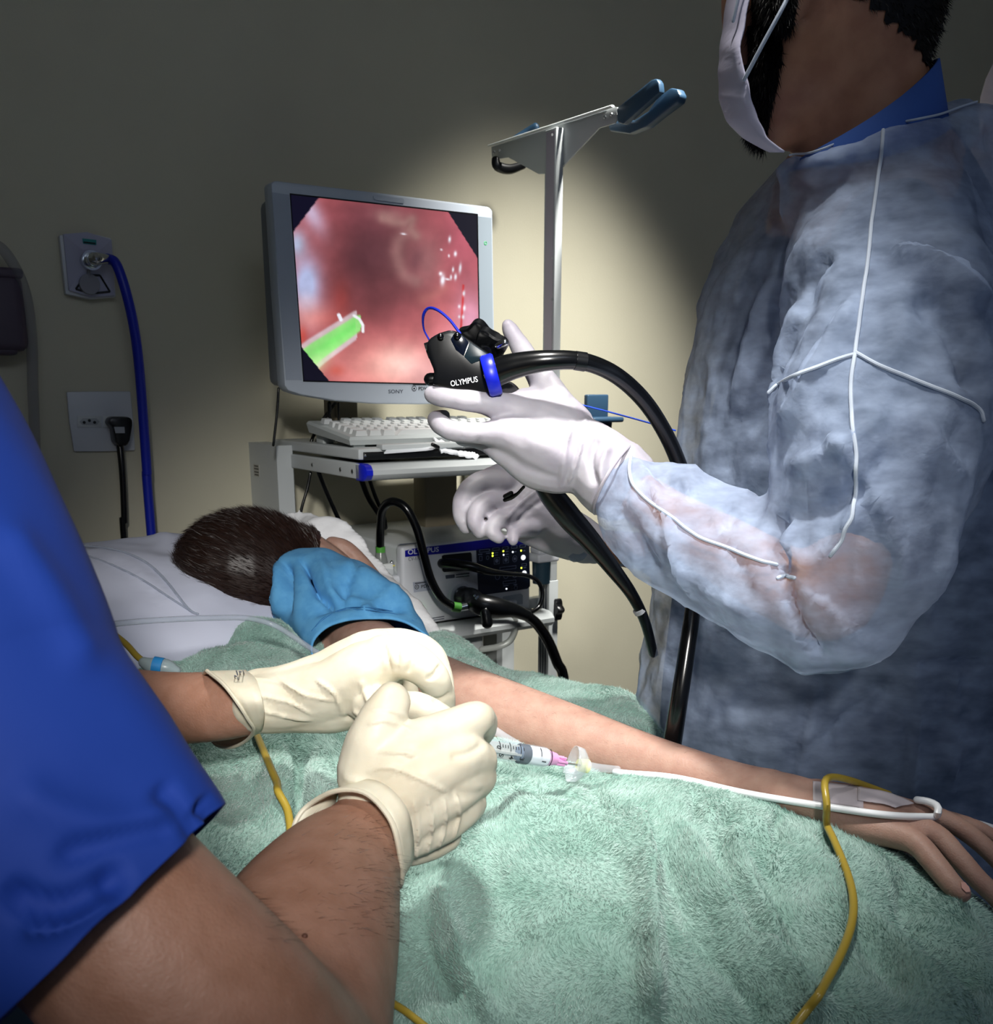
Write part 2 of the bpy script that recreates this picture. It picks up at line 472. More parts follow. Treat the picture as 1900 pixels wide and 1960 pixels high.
M['glove_w'] = mat('white_latex_glove', 'aeabb3', 0.5, spec=0.4, sss=0.08, vary=(30, 'a29da8', .4, .65), bump=[(700, .15, .0004), (60, .2, .002)])
M['tape'] = mat('white_medical_tape', 'd7cdd2', 0.8, alpha=0.85, bump=[(600, .3, .0006)])
M['pink'] = mat('pink_hub', 'e6a5d6', 0.35, alpha=0.9)
M['latex_plug'] = mat('cream_rubber', 'eeeeb4', 0.5)
M['barrel'] = mat('syringe_barrel', 'c5d2e2', 0.15, alpha=0.22, spec=0.8)
M['rubber'] = mat('dark_rubber', '14202e', 0.4)
M['coral'] = mat('coral_plastic', 'ef8a6a', 0.4)
M['mauve'] = mat('mauve_plastic', '4d4252', 0.5)
M['mattress'] = mat('blue_vinyl_mattress', '3c5570', 0.5)
M['shoe'] = mat('white_shoe', 'c8c8c8', 0.6)
# ------------------------------------------------------------------ the room
AX = [U, V, Z]
mb = MB(); mb.box(WALL0 + U * 1.0 + V * 0.05 + Z * 1.35, (5.2, 0.1, 2.7), AX)
make(mb, 'wall_back', M['wall'], smooth=False, kind='structure')
RC = WALL0 + U * 1.0 - V * 1.9
mb = MB(); mb.box(RC - Z * 0.05, (5.2, 3.9, 0.1), AX); make(mb, 'floor', M['floor'], smooth=False, kind='structure')
mb = MB(); mb.box(RC + Z * 2.75, (5.2, 3.9, 0.1), AX); make(mb, 'ceiling', M['ceiling'], smooth=False, kind='structure')
mb = MB(); mb.box(RC - U * 2.65 + Z * 1.35, (0.1, 3.8, 2.7), AX); make(mb, 'wall_left', M['wall_side'], smooth=False, kind='structure')
mb = MB(); mb.box(RC + U * 2.65 + Z * 1.35, (0.1, 3.8, 2.7), AX); make(mb, 'wall_right', M['wall_side'], smooth=False, kind='structure')

# --- medical gas outlet on the wall
def poly_on(pts, o, ax0, ax1):                       # photo pixels -> 2-D coordinates in a plane
    n = np.cross(ax0, ax1); out = []
    for x, y in pts:
        q = plane_hit(x, y, o, n) - o
        out.append((float(np.dot(q, ax0)), float(np.dot(q, ax1))))
    return out
o = PW(165, 510)
g = thing('gas_outlet', o, 'lilac square medical gas outlet on the wall with a blue hose plugged in', 'gas outlet')
mb = MB(); back = poly_on([(110, 452), (162, 447), (209, 458), (218, 570), (170, 574), (122, 564)], o, U, Z)
mb.prism(back, o, [U, Z, -V], 0.016, 0.002); make(mb, 'back_plate', M['white_plastic'], g)
fo = o - V * 0.016
mb = MB(); fr = poly_on([(120, 449), (165, 445), (212, 460), (219, 566), (172, 569), (131, 556)], fo, U, Z)
cxx = np.mean([a[0] for a in fr]); czz = np.mean([a[1] for a in fr])
inner = [(cxx + (x - cxx) * .34, czz + (y - czz) * .30 + .008) for x, y in fr]
r0 = np.array([fo + U * x + Z * y for x, y in fr]); r1 = np.array([fo - V * 0.006 + U * x + Z * y for x, y in fr]); r2 = np.array([fo - V * 0.02 + U * x + Z * y for x, y in inner])
mb.rings([r0, r1, r2]); make(mb, 'cover', M['lilac_plastic'], g, angle=15)
bv = bvh_of([c for c in g.children if c.name.startswith('cover')][0])
def onto(px, py, off, Yd): return hit(bv, px, py, off, Yd)
mb = MB(); lab = [onto(x, y, .0012, 1.7) for x, y in ((157, 457), (184, 460), (184, 470), (159, 467))]
mb.add(lab, [(0, 1, 2, 3)]); make(mb, 'maker_sticker', mat('teal_sticker', '2d8f92', .5), g, smooth=False)
mb = MB(); q = [onto(x, y, .002, 1.7) for x, y in ((160, 463.5), (182, 466), (182, 468.5), (160, 466))]; mb.add(q, [(0, 1, 2, 3)])
make(mb, 'sticker_print', M['ink_black'], g, smooth=False)
mb = MB(); tri = [(164, 526), (191, 527), (210, 558), (186, 560.5), (165, 559), (145, 553), (164, 526)]
for a, b in zip(tri[:-1], tri[1:]):
    p0, p1 = onto(*a, .0008, 1.7), onto(*b, .0008, 1.7); mb.tube([p0, p1], .0016, 6, 1, cap='flat')
make(mb, 'warning_frame', M['ink_black'], g)
mb = MB(); c = onto(170, 545, -.002, 1.7); mb.disc(c, -V, .016, .010, 24); mb.tube([c - V * .006, c - V * .01 + Z * .03], .003, 8, 2)
make(mb, 'dust_cap', mat('translucent_grey_cap', '8b8a92', .4), g)
s0 = onto(172, 500, -.004, 1.7)
mb = MB(); mb.disc(s0, -V, .0155, .02, 28); mb.disc(s0 - V * .02, -V, .0125, .012, 28, .010)
make(mb, 'socket_ring', M['chrome'], g)
mb = MB(); e = s0 - V * .03; tip = PW(208, 496, .045)
mb.tube([e, e - V * .012, (e + tip) / 2 - V * .01, tip], [.009, .010, .0085, .007], 14, 5); make(mb, 'elbow_fitting', M['chrome'], g)
mb = MB()
hz = [(206, 495), (222, 505), (240, 555), (256, 625), (266, 700), (274, 800), (281, 900), (287, 990)]
offs = [.045, .06, .07, .07, .065, .06, .055, .05]
pts = [PW(x, y, f) for (x, y), f in zip(hz, offs)]
pts.append(pts[-1] * np.array([1, 1, 0]) + Z * 0.45); pts.append(pts[-1] * np.array([1, 1, 0]) + Z * 0.012)
mb.tube(pts, .0082, 14, 8); make(mb, 'air_hose', M['hose_blue'], label='thick royal blue hose hanging from the wall gas outlet down behind the pillow', cat='hose')

# --- wall socket with one empty receptacle and the plug
o = PW(192, 806)
g = thing('wall_socket', o, 'white square wall plate with two power receptacles beside the blue hose', 'wall socket')
mb = MB(); pl = poly_on([(126, 750), (187, 749), (248, 749), (254, 806), (257, 862), (199, 864), (140, 864), (131, 806)], o, U, Z)
mb.prism(pl, o, [U, Z, -V], .007, .0022); make(mb, 'plate', M['white_plastic'], g)
fo = o - V * .0072
for k, (x0, x1) in enumerate(((148, 194), (197, 240))):
    mb = MB(); fr = poly_on([(x0, 796), (x1, 796), (x1, 818), (x0, 818)], fo, U, Z); mb.prism(fr, fo, [U, Z, -V], .0012, .0003)
    md = make(mb, 'receptacle', M['key'], g)
    mb = MB(); x = (x0 + x1) / 2
    hx = poly_on([(x - 19, 807), (x - 13, 800.5), (x + 13, 800.5), (x + 19, 807), (x + 14, 813), (x - 14, 813)], fo, U, Z)
    mb.prism(hx, fo - V * .0011, [U, Z, -V], .0008, .0002); make(mb, 'receptacle_face', mat('receptacle_grey', 'b4b8ba', .5), md)
    for dx, dy in ((-10, 808.5), (0, 805), (10, 808.5)):
        mb = MB(); mb.disc(plane_hit(x + dx, dy, fo - V * .0019, V), -V, .0026, .0003, 12); make(mb, 'pin_hole', M['black'], md)
o = PW(224, 815, .01)
g = thing('power_plug', o, 'black power plug with a grey sticker, in the wall plate, cord hanging', 'plug')
mb = MB(); fo = PW(224, 815, .0092); po = poly_on([(200, 803), (206, 797), (238, 797), (245, 803), (245, 812), (240, 842), (234, 852), (220, 852), (212, 845), (208, 815), (200, 812)], fo, U, Z)
mb.prism(po, fo, [U, Z, -V], .034, .005); make(mb, 'plug_body', M['black'], g)
mb = MB(); q = poly_on([(218, 817), (238, 817), (239, 829), (221, 829)], fo - V * .0345, U, Z); mb.prism(q, fo - V * .0343, [U, Z, -V], .0005); make(mb, 'sticker', mat('plug_sticker', 'a3a7ad', .5), g, smooth=False)
mb = MB(); pts = [PW(229, 848, .025), PW(233, 890, .03), PW(236, 940, .03), PW(238, 1000, .03), PW(239.5, 1060, .03)]
pts.append(pts[-1] * np.array([1, 1, 0]) + Z * .4); pts.append(pts[-1] * np.array([1, 1, 0]) + Z * .008)
mb.tube(pts, [.0065, .0058, .0055, .0055, .0055, .0055, .0055], 12, 6); make(mb, 'cord', M['gloss_black'], g)

# --- things at the left picture edge
mb = MB(); pts = [PW(-60, 470, .05), PW(-10, 468, .06), PW(22, 500, .06), PW(48, 560, .05), (PW(60, 640, .04)), PW(63, 740, .04), PW(67, 860, .04), PW(70, 1000, .04)]
pts = [PW(-75, 640, .05), PW(-78, 540, .05)] + pts
pts.append(pts[-1] * np.array([1, 1, 0]) + Z * .3)
mb.tube(pts, .0085, 12, 7); make(mb, 'suction_tube', mat('milky_tubing', '8b8a92', .25, alpha=.38), label='milky clear suction tube looping down the wall at the left picture edge', cat='tube')
o = PW(-22, 600, .0)
mb = MB(); mb.rbox(o - V * .03, (.095, .06, .12), .016, AX); mb.rbox(o - V * .03 - Z * .055, (.06, .045, .02), .006, AX)
g = thing('suction_canister', o, 'mauve suction canister edge on the wall at the far left of the picture', 'canister')
make(mb, 'jar', M['mauve'], g)
mb = MB(); mb.rbox(o - V * .03 + Z * .058, (.098, .064, .016), .006, AX); make(mb, 'lid', M['mauve'], g)
mb = MB(); mb.tube([PW(-75, 650, .05), PW(-75, 600, .05) - Z * .03], .0095, 12, 2, cap='flat'); make(mb, 'nozzle', M['mauve'], g)
# ------------------------------------------------------------------ endoscopy cart
C0 = P(690, 905, 1.55)
def L(x, y, z): return C0 + U * x + V * y + Z * z
def fc(px, py, y):
    q = plane_hit(px, py, C0 + V * y, V) - C0
    return float(np.dot(q, U)), float(q[2])
def FL(px, py, y): return plane_hit(px, py, C0 + V * y, V)
FZ = -C0[2]                                           # the floor in cart heights
SW = 0.43                                             # shelf width
cart = thing('equipment_cart', L(SW / 2, .2, FZ), 'grey steel equipment cart carrying the monitor, keyboard and processor', 'cart')
mb = MB()
prof = [(-.0, -.013), (-.012, -.010), (-.018, -.003), (-.018, .004), (-.012, .011), (0, .013), (.02, .013), (.02, -.013)]
mb.rings([np.array([L(x, y, z) for y, z in prof]) for x in (.012, SW)]); make(mb, 'front_rail', M['cart'], cart)
mb = MB(); mb.rings([np.array([L(x, y * k, z * k) for y, z in prof]) for x, k in ((0, .85), (.002, 1.02), (.0125, 1.02))]); make(mb, 'end_cap', M['blue'], cart)
mb = MB(); mb.rings([np.array([L(x, y * k, z * k) for y, z in prof]) for x, k in ((SW, 1.02), (SW + .01, 1.02), (SW + .012, .85))]); make(mb, 'end_cap', M['blue'], cart)
for x in (.006, SW - .006):
    mb = MB(); mb.rbox(L(x, .18, .001), (.012, .35, .024), .002, AX); r = make(mb, 'side_rail', M['cart'], cart)
    if x < .1:
        for y in (.03, .075, .19):
            mb = MB(); mb.disc(L(x - .0055, y, .0), -U, .0038, .0012, 14); make(mb, 'screw_hole', M['steel'], r)
            mb = MB(); mb.disc(L(x - .0068, y, .0), -U, .0024, .0003, 12); make(mb, 'hole', M['black'], r)
mb = MB(); mb.rbox(L(SW / 2, .185, .0), (SW - .024, .35, .006), .001, AX); make(mb, 'shelf_plate', M['cart'], cart)
# sliding keyboard tray on top of the shelf
mb = MB(); mb.rbox(L(SW / 2, .19, .027), (SW - .005, .36, .017), .003, AX); tray = make(mb, 'tray', M['cart'], cart)
mb = MB(); mb.rbox(L(SW / 2 + .004, .0085, .0245), (SW - .012, .006, .012), .001, AX); make(mb, 'tray_front_strip', M['black'], tray)
mb = MB(); mb.rbox(L(.115, .014, .037), (.15, .022, .009), .002, AX); make(mb, 'tray_lip', M['cart'], tray)
mb = MB(); mb.rbox(L(.235, .014, .037), (.085, .022, .009), .002, AX); make(mb, 'tray_lip', M['cart'], tray)
for px, py in ((699, 872), (852, 884), (880, 883)):
    mb = MB(); q = FL(px, py, .004); mb.ball(q, .0022, seg=10, rows=6); make(mb, 'rivet', M['chrome'], tray)
# uprights
x0, zt = fc(526, 853, .29)
mb = MB(); prof = [(0, 0), (.03, 0), (.036, .012), (.036, .15), (0, .15)]
mb.rings([np.array([L(x0 + a, .285 + b, z) for a, b in prof]) for z in (FZ + .06, zt - .012, zt)]); po = make(mb, 'upright', M['cart'], cart, angle=25)
mb = MB(); mb.box(L(x0 - .0004, .285 + .105, zt - .05), (.0006, .03, .022), AX); st = make(mb, 'inventory_sticker', mat('pale_sticker', 'b9b8b2', .6), po, smooth=False)
for dz in (.008, .003, -.003, -.008):
    mb = MB(); mb.box(L(x0 - .0008, .285 + .105, zt - .05 + dz), (.0004, .024 - abs(dz) * .5, .0022), AX); make(mb, 'sticker_print', M['ink_black'], po, smooth=False)
mb = MB(); mb.rings([np.array([L(SW + .05 - a, .285 + b, z) for a, b in prof]) for z in (FZ + .06, zt - .012, zt)]); make(mb, 'upright', M['cart'], cart, angle=25)
xa, xb = fc(816, 950, .30)[0], fc(878, 950, .30)[0]
mb = MB(); mb.rbox(L((xa + xb) / 2, .33, (-.02 + FZ + .06) / 2), (xb - xa, .05, -.02 - FZ - .06), .004, AX); make(mb, 'back_column', M['cart_dark'], cart)
xa, xb = fc(641, 800, .26)[0], fc(686, 800, .26)[0]
mb = MB(); mb.rbox(L((xa + xb) / 2, .285, .10), (xb - xa, .05, .17), .004, AX); make(mb, 'monitor_column', M['cart_dark'], cart)
# lower shelf
YL = .10                                              # processor front in cart depth
zl = fc(900, 1208, YL - .03)[1]
prof = [(-.0, -.015), (-.012, -.012), (-.02, -.004), (-.02, .004), (-.012, .012), (0, .015), (.02, .015), (.02, -.015)]
mb = MB(); mb.rings([np.array([L(x, YL - .02 + y, zl + z) for y, z in prof]) for x in (.02, SW - .01)]); make(mb, 'lower_rail', M['cart'], cart)
mb = MB(); mb.rbox(L(SW / 2 + .005, YL + .16, zl), (SW - .03, .34, .016), .002, AX); make(mb, 'lower_shelf', M['cart'], cart)
xb = fc(930, 1260, YL)[0]
mb = MB(); mb.rbox(L(xb - .01, YL + .05, (zl - .01 + FZ + .06) / 2), (.05, .05, zl - .01 - FZ - .06), .012, AX); make(mb, 'lower_column', M['cart'], cart)
mb = MB(); mb.rbox(L(SW / 2 + .01, .22, FZ + .085), (SW + .1, .4, .05), .012, AX); make(mb, 'base', M['cart'], cart)
for x in (-.02, SW + .04):
    for y in (.05, .39):
        mb = MB(); mb.disc(L(x - .01, y, FZ + .031), U, .03, .02, 20); make(mb, 'caster', M['black'], cart)
        mb = MB(); mb.tube([L(x, y, FZ + .03), L(x, y, FZ + .07)], .008, 10, 1, cap='flat'); make(mb, 'caster_stem', M['steel'], cart)

# ------------------------------------------------------------------ monitor
YM = .145
mon = thing('monitor', L(.0, YM, .185), 'grey flat screen monitor showing a pink endoscopy picture', 'monitor')
fo = C0 + V * YM
out = poly_on([(524, 346), (730, 370), (934, 396), (941, 403), (943, 560), (947, 752), (940, 765), (880, 771), (800, 774), (720, 773), (640, 767), (575, 756), (550, 748), (543, 738), (530, 560), (517, 352)], fo, U, Z)
mb = MB(); mb.prism(out, fo + V * .03, [U, Z, -V], .034, .004); make(mb, 'bezel', M['monitor'], mon, angle=30)
xs = [a[0] for a in out]; zs = [a[1] for a in out]
mx, mz = (min(xs) + max(xs)) / 2, (min(zs) + max(zs)) / 2
mb = MB(); mb.rbox(L(mx, YM + .05, mz + .006), (max(xs) - min(xs) - .014, .05, max(zs) - min(zs) - .05), .012, AX); make(mb, 'rear_housing', M['monitor_dark'], mon)
mb = MB(); mb.rbox(L(mx, YM + .09, mz - .03), (.12, .05, .16), .01, AX); make(mb, 'mount', M['monitor_dark'], mon)
# recessed side strips, slot, print, power lamp
ff = fo - V * .0042
def panel(name, px, parent, m, th=.0006, plane=None, bev=.0, smooth=False):
    oo = ff if plane is None else plane
    mb = MB(); mb.prism(poly_on(px, oo, U, Z), oo, [U, Z, -V], th, bev); return make(mb, name, m, parent, smooth=smooth)
panel('side_strip', [(520, 368), (553, 373), (578, 727), (547, 727)], mon, mat('strip_plastic', 'aab3c2', .45))
panel('side_strip', [(913, 414), (940, 417), (944, 735), (917, 735)], mon, mat('strip_plastic', 'aab7c2', .45))
panel('handle_slot', [(714, 375), (718, 374), (770, 380), (773, 384), (772, 389), (768, 389), (718, 383), (714, 380)], mon, M['monitor'], .0012)
scr_px = [(556.5, 373), (912, 412), (917.5, 736), (582, 728)]
panel('screen_frame', [(554, 370), (914, 409.5), (919.5, 738.5), (580, 730.5)], mon, M['black'], .0008)
# the picture on the screen
sq = [plane_hit(x, y, ff - V * .0012, V) for x, y in scr_px]
nu, nv = 200, 170
uu, vv = np.meshgrid(np.linspace(0, 1, nu), np.linspace(0, 1, nv))
Vt = (sq[0] * ((1 - uu) * (1 - vv))[..., None] + sq[1] * (uu * (1 - vv))[..., None] + sq[2] * (uu * vv)[..., None] + sq[3] * ((1 - uu) * vv)[..., None]).reshape(-1, 3)
q = (proj(Vt) - np.array([480, 320])) * 3.8
X, Y_ = q[:, 0], q[:, 1]
def gs(cx, cy, sx, sy, rot=0):
    c, s = math.cos(rot), math.sin(rot); dx, dy = X - cx, Y_ - cy
    return np.exp(-(((c * dx + s * dy) / sx) ** 2 + ((-s * dx + c * dy) / sy) ** 2))
img = np.zeros((len(X), 3)) + np.array([176, 88, 94.])
def blend(w, c):
    global img
    w = np.clip(w, 0, 1)[:, None]; img = img * (1 - w) + np.array(c, float) * w
blend(gs(640, 820, 260, 420) * .7, (160, 74, 72)); blend(gs(870, 620, 360, 430, .3) * .97, (92, 52, 58)); blend(gs(930, 700, 240, 260) * .6, (78, 44, 50)); blend(gs(1030, 920, 380, 190) * .7, (104, 56, 60))
blend(gs(900, 330, 420, 130) * .3, (120, 66, 78)); blend(gs(1230, 640, 260, 220) * .5, (140, 92, 94)); blend(gs(1560, 500, 160, 330) * .55, (196, 96, 118))
blend(gs(1420, 1050, 250, 260) * .55, (214, 118, 122)); blend(gs(1050, 1480, 480, 240) * .85, (250, 170, 158)); blend(gs(1080, 1430, 180, 120) * .8, (255, 214, 200)); blend(gs(1300, 1500, 200, 150) * .6, (255, 196, 196))
blend(gs(1600, 1160, 110, 260) * .75, (246, 188, 222)); blend(gs(1480, 1230, 160, 120) * .45, (250, 160, 170))
blend(gs(405, 860, 105, 210) * 1.2, (176, 184, 222)); blend(gs(335, 560, 70, 110) * .95, (178, 190, 220)); blend(gs(440, 330, 70, 170, -.5) * .9, (196, 178, 206)); blend(gs(420, 1090, 150, 110) * .6, (244, 176, 168)); blend(gs(400, 980, 70, 60) * .5, (230, 200, 214))
blend(gs(660, 960, 60, 130) * .4, (170, 62, 54)); blend(gs(560, 1100, 200, 60) * .3, (206, 100, 90)); blend(gs(375, 1230, 35, 70) * .7, (206, 74, 60)); blend(gs(620, 1480, 60, 40) * .5, (225, 90, 70))
# pale mucosal folds round the opening
d, s_, t_ = poly_dist(q, [(960, 370), (1040, 400), (1120, 410), (1170, 380), (1160, 450), (1200, 500)]); blend(np.exp(-(d / 38) ** 2) * .75, (158, 120, 114)); blend(gs(1010, 350, 120, 50, .1) * .6, (160, 120, 116))
d, s_, t_ = poly_dist(q, [(1120, 480), (1075, 540), (1060, 620), (1080, 720), (1120, 790), (1200, 830)]); blend(np.exp(-(d / 50) ** 2) * .75, (156, 112, 110)); blend(gs(1290, 700, 90, 170) * .5, (158, 112, 112))
blend(gs(1195, 680, 45, 90, .2) * .5, (110, 66, 74))
d, s_, t_ = poly_dist(q, [(1250, 960), (1330, 930), (1400, 880)]); blend(np.exp(-(d / 40) ** 2) * .3, (200, 130, 118))
# green instrument entering from lower left
d, s_, t_ = poly_dist(q, [(380, 1420), (480, 1340), (790, 1130)]); wob = 62 + (790 - X) * .05
blend(np.clip((wob + 34 - d) / 14, 0, 1) * (X < 770) * .75, (222, 214, 222)); blend(np.clip((wob - d) / 16, 0, 1) * (X < 800), (150, 226, 128)); blend(np.exp(-(d / 34) ** 2) * (X < 760) * .5, (104, 224, 96)); blend(gs(440, 1440, 120, 70, -.6) * .7, (196, 240, 160))
d, s_, t_ = poly_dist(q, [(750, 1080), (790, 1105), (815, 1150), (815, 1195)]); blend(np.clip((13 - d) / 6, 0, 1), (245, 245, 250))
d, s_, t_ = poly_dist(q, [(640, 1075), (655, 1110)]); blend(np.clip((16 - d) / 6, 0, 1), (240, 240, 250))
d, s_, t_ = poly_dist(q, [(1545, 860), (1540, 1000), (1525, 1200)]); blend(np.clip((11 - d) / 8, 0, 1) * .8, (214, 40, 40))
for x, y, a, b in ((1445, 525, 9, 22), (1487, 630, 10, 18), (1522, 735, 9, 34), (1470, 745, 7, 18), (1488, 798, 9, 22), (1455, 800, 7, 16), (1395, 820, 16, 38), (1380, 775, 12, 14), (1548, 918, 9, 20), (1515, 1013, 8, 12), (1552, 1024, 9, 20), (1543, 1090, 9, 15), (1515, 1088, 7, 10), (1440, 645, 6, 10), (1385, 600, 8, 6), (1430, 815, 20, 6), (1110, 485, 18, 6)):
    blend(gs(x, y, a, b, .1) * 1.2, (240, 238, 248))
nz = np.array([mnoise.fractal(Vector((x * .006, y * .006, 3.0)), 1.0, 2.0, 4) for x, y in zip(X, Y_)]); img = img * (1 + .10 * nz)[:, None]
def halfplane(p, r):
    return (r[0] - p[0]) * (Y_ - p[1]) - (r[1] - p[1]) * (X - p[0])
blend(np.clip(-halfplane((312, 466), (485, 236)) / 400 + .5, 0, 1), (12, 8, 30)); blend(np.clip(-halfplane((1450, 350), (1625, 625)) / 400 + .5, 0, 1), (10, 8, 26)); blend(np.clip(halfplane((370, 1310), (565, 1550)) / 400 + .5, 0, 1), (10, 8, 26))
me = bpy.data.meshes.new('screen')
fs = [(j * nu + i, j * nu + i + 1, (j + 1) * nu + i + 1, (j + 1) * nu + i) for j in range(nv - 1) for i in range(nu - 1)]
me.from_pydata(Vt.tolist(), [], fs)
at = me.color_attributes.new('picture', 'FLOAT_COLOR', 'POINT')
c01 = np.clip(img / 255, 0, 1); li = np.where(c01 <= .04045, c01 / 12.92, ((c01 + .055) / 1.055) ** 2.4)
at.data.foreach_set('color', np.hstack([li, np.ones((len(li), 1))]).astype(np.float32).ravel())
finish(me, 'screen', attr_mat('endoscopy_picture', 'picture', emit=.9, rough=.3), mon, smooth=False)
text('SONY', FL(743, 753, YM - .0042), U, Z, .0062, M['ink_grey'], mon, width=.0285, bold=.01)
for px in ([(788, 745.5), (818, 745), (818, 743), (788, 743.5)], [(789, 748.5), (796, 748), (796, 737.5), (789, 737.8)]): pass
mb = MB(); mb.box(FL(803, 736, YM - .0045), (.027, .0004, .0018), AX); make(mb, 'asset_print', M['ink_black'], mon, smooth=False)
for r_, m_ in ((.0045, 'ink_black'), (.0033, 'monitor'), (.0018, 'ink_black')):
    mb = MB(); mb.disc(FL(792.5, 743.5, YM - .0045 - (.0045 - r_) * .2), -V, r_, .0002, 20); make(mb, 'asset_mark', M[m_], mon)
text('PDV', FL(801, 747, YM - .0045), U, Z, .0058, M['ink_black'], mon, width=.016, bold=.012)
mb = MB()
a = np.linspace(0, 2 * math.pi, 20, endpoint=False); pc = FL(929, 465.5, YM - .005)
mb.tube([pc + (U * math.cos(t) + Z * math.sin(t)) * .0025 for t in np.append(a, a[0])], .0005, 6, 1, cap=None); make(mb, 'power_lamp', mat('green_lamp', '39c46a', .4, emit=.5), mon)
mb = MB(); mb.box(FL(930, 479, YM - .0045), (.009, .0003, .0008), AX); make(mb, 'lamp_caption', M['ink_grey'], mon, smooth=False)

# ------------------------------------------------------------------ keyboard
kx, kz = fc(671, 866, .045)
zt_ = .0355
kb = thing('keyboard', L(kx + .17, .12, zt_), 'pale grey computer keyboard on the cart tray under the monitor', 'keyboard')
KW, KD = .37, .165
def kt(y): return zt_ + .017 + (y - .045) / KD * .02       # sloping top
mb = MB()
low = [L(kx, .045, zt_ + .004), L(kx + KW, .045, zt_ + .004), L(kx + KW, .045 + KD, zt_ + .018), L(kx, .045 + KD, zt_ + .018)]
mid = [L(kx - .003, .042, zt_ + .012), L(kx + KW + .003, .042, zt_ + .012), L(kx + KW + .003, .048 + KD, kt(.045 + KD) - .004), L(kx - .003, .048 + KD, kt(.045 + KD) - .004)]
top = [L(kx, .045, kt(.045)), L(kx + KW, .045, kt(.045)), L(kx + KW, .045 + KD, kt(.045 + KD)), L(kx, .045 + KD, kt(.045 + KD))]
mb.rings([np.array(low), np.array(mid), np.array(top)]); make(mb, 'case', M['key_base'], kb, smooth=False)
for x in (kx + .02, kx + KW - .02):
    mb = MB(); mb.rbox(L(x, .045 + KD - .02, zt_ + .01), (.02, .03, .02), .002, AX); make(mb, 'foot', M['key_base'], kb)
    mb = MB(); mb.rbox(L(x, .06, zt_ + .0025), (.02, .012, .005), .001, AX); make(mb, 'foot', M['key_base'], kb)
sl = nrm(V * KD + Z * .02); kn = np.cross(U, sl)
proto = {}
def key(x, y, w, d=.0155):
    if (w, d) not in proto:
        m2 = MB(); m2.box(np.array([0, 0, .004]), (w, d, .008), np.eye(3), taper=.8); me = m2.mesh('key'); fix_normals(me); me.materials.append(M['key']); proto[(w, d)] = me
    o = bpy.data.objects.new('key', proto[(w, d)]); COL.objects.link(o); o.parent = kb
    p = L(x, y, kt(y))
    o.matrix_parent_inverse = Matrix.Translation(-base_of(kb))
    o.matrix_basis = Matrix(((U[0], sl[0], kn[0], p[0]), (U[1], sl[1], kn[1], p[1]), (U[2], sl[2], kn[2], p[2]), (0, 0, 0, 1)))
rows = [(.045 + .013, [.021, .021, .021, .105, .021, .021, .021, .021, .021, .021]), (.045 + .036, [.026] + [.0155] * 14 + [.026]), (.045 + .058, [.024] + [.0155] * 14 + [.026]), (.045 + .080, [.022] + [.0155] * 14 + [.022]), (.045 + .102, [.0155] * 17), (.045 + .135, [.016, 0, .016, .016, .016, .016, -.008, .016, .016, .016, .016, -.008, .016, .016, .016, .016])]
for y, ws in rows:
    x = kx + .012
    for w in ws:
        if w > 0:
            if x + w < kx + KW - .008: key(round(x + w / 2, 5), y, w)
            x += w + .0035
        else: x += .016 if w == 0 else -w
# wrappers left on the tray
mb = MB()
rs = [[(735, 870), (742, 862), (760, 861)], [(790, 866), (800, 859), (815, 856)], [(815, 864), (822, 855), (830, 849)], [(829, 862), (836, 857), (838, 852)]]
rows_ = [np.array([FL(*p, -.004 + .013 * k) + Z * .001 for k, p in enumerate(r)]) for r in rs]
mb.rings([np.vstack([r, r[::-1] + Z * .002]) for r in rows_]); make(mb, 'instrument_packet', M['paper'], label='crumpled blue-white instrument packet lying on the tray lip in front of the keyboard', cat='packet')
mb = MB()
gp = [[(828, 838, .036), (850, 846, .036), (905, 848, .036), (920, 856, .036)], [(836, 852, .016), (860, 858, .016), (905, 858, .018), (920, 866, .018)], [(844, 866, -.004), (875, 870, -.004), (895, 874, -.004), (912, 878, -.004)]]
gg = np.array([[FL(*p) for p in r] for r in gp]); nr = []
for r in gg: nr.append(catmull(r, 6))
nr = catmull(np.array(nr).reshape(3, -1), 6).reshape(13, -1, 3)
nr = nr + Z * (RNG.random(nr.shape[:2]) * .004)[..., None]
mb.rings([np.vstack([r, r[::-1] - Z * .003]) for r in nr]); make(mb, 'gauze', M['paper'], label='crumpled white gauze on the tray beside the keyboard, below the gloved hand', cat='gauze')
mb = MB(); mb.tube([FL(828, 851, -.006), FL(838, 856, -.006)], .0032, 10, 3); make(mb, 'black_cap', M['black'], label='small black cap at the end of the packet on the tray', cat='cap')

# ------------------------------------------------------------------ video processor
pr = thing('video_processor', L(.25, YL + .15, zl + .02), 'white endoscopy video processor with blue band on the lower cart shelf', 'processor')
PF = C0 + V * YL
xl, ztop = fc(768, 1049, YL); xr = fc(1016, 1020, YL)[0]; zb = fc(800, 1196, YL)[1]
hgt = ztop - zb
zb = max(zb, zl + .012); pm, pz = (xl + xr) / 2, (ztop + zb) / 2
mb = MB(); mb.rbox(L(pm, YL + .17, pz), (xr - xl - .004, .31, ztop - zb), .006, AX); make(mb, 'case', M['cart'], pr)
mb = MB(); mb.rbox(L(pm, YL + .012, pz), (xr - xl, .024, ztop - zb + .002), .006, AX); make(mb, 'front_panel', M['white_plastic'], pr)
for x in (xl + .03, xr - .03):
    for y in (YL + .04, YL + .28):
        mb = MB(); mb.disc(L(x, y, zl + .0075), Z, .012, zb - zl - .006, 16); make(mb, 'foot', M['black'], pr)
pf = PF - V * .0003
def pp(name, px, m, parent=pr, th=.0008, off=0.0): return panel(name, px, parent, m, th, pf - V * off)
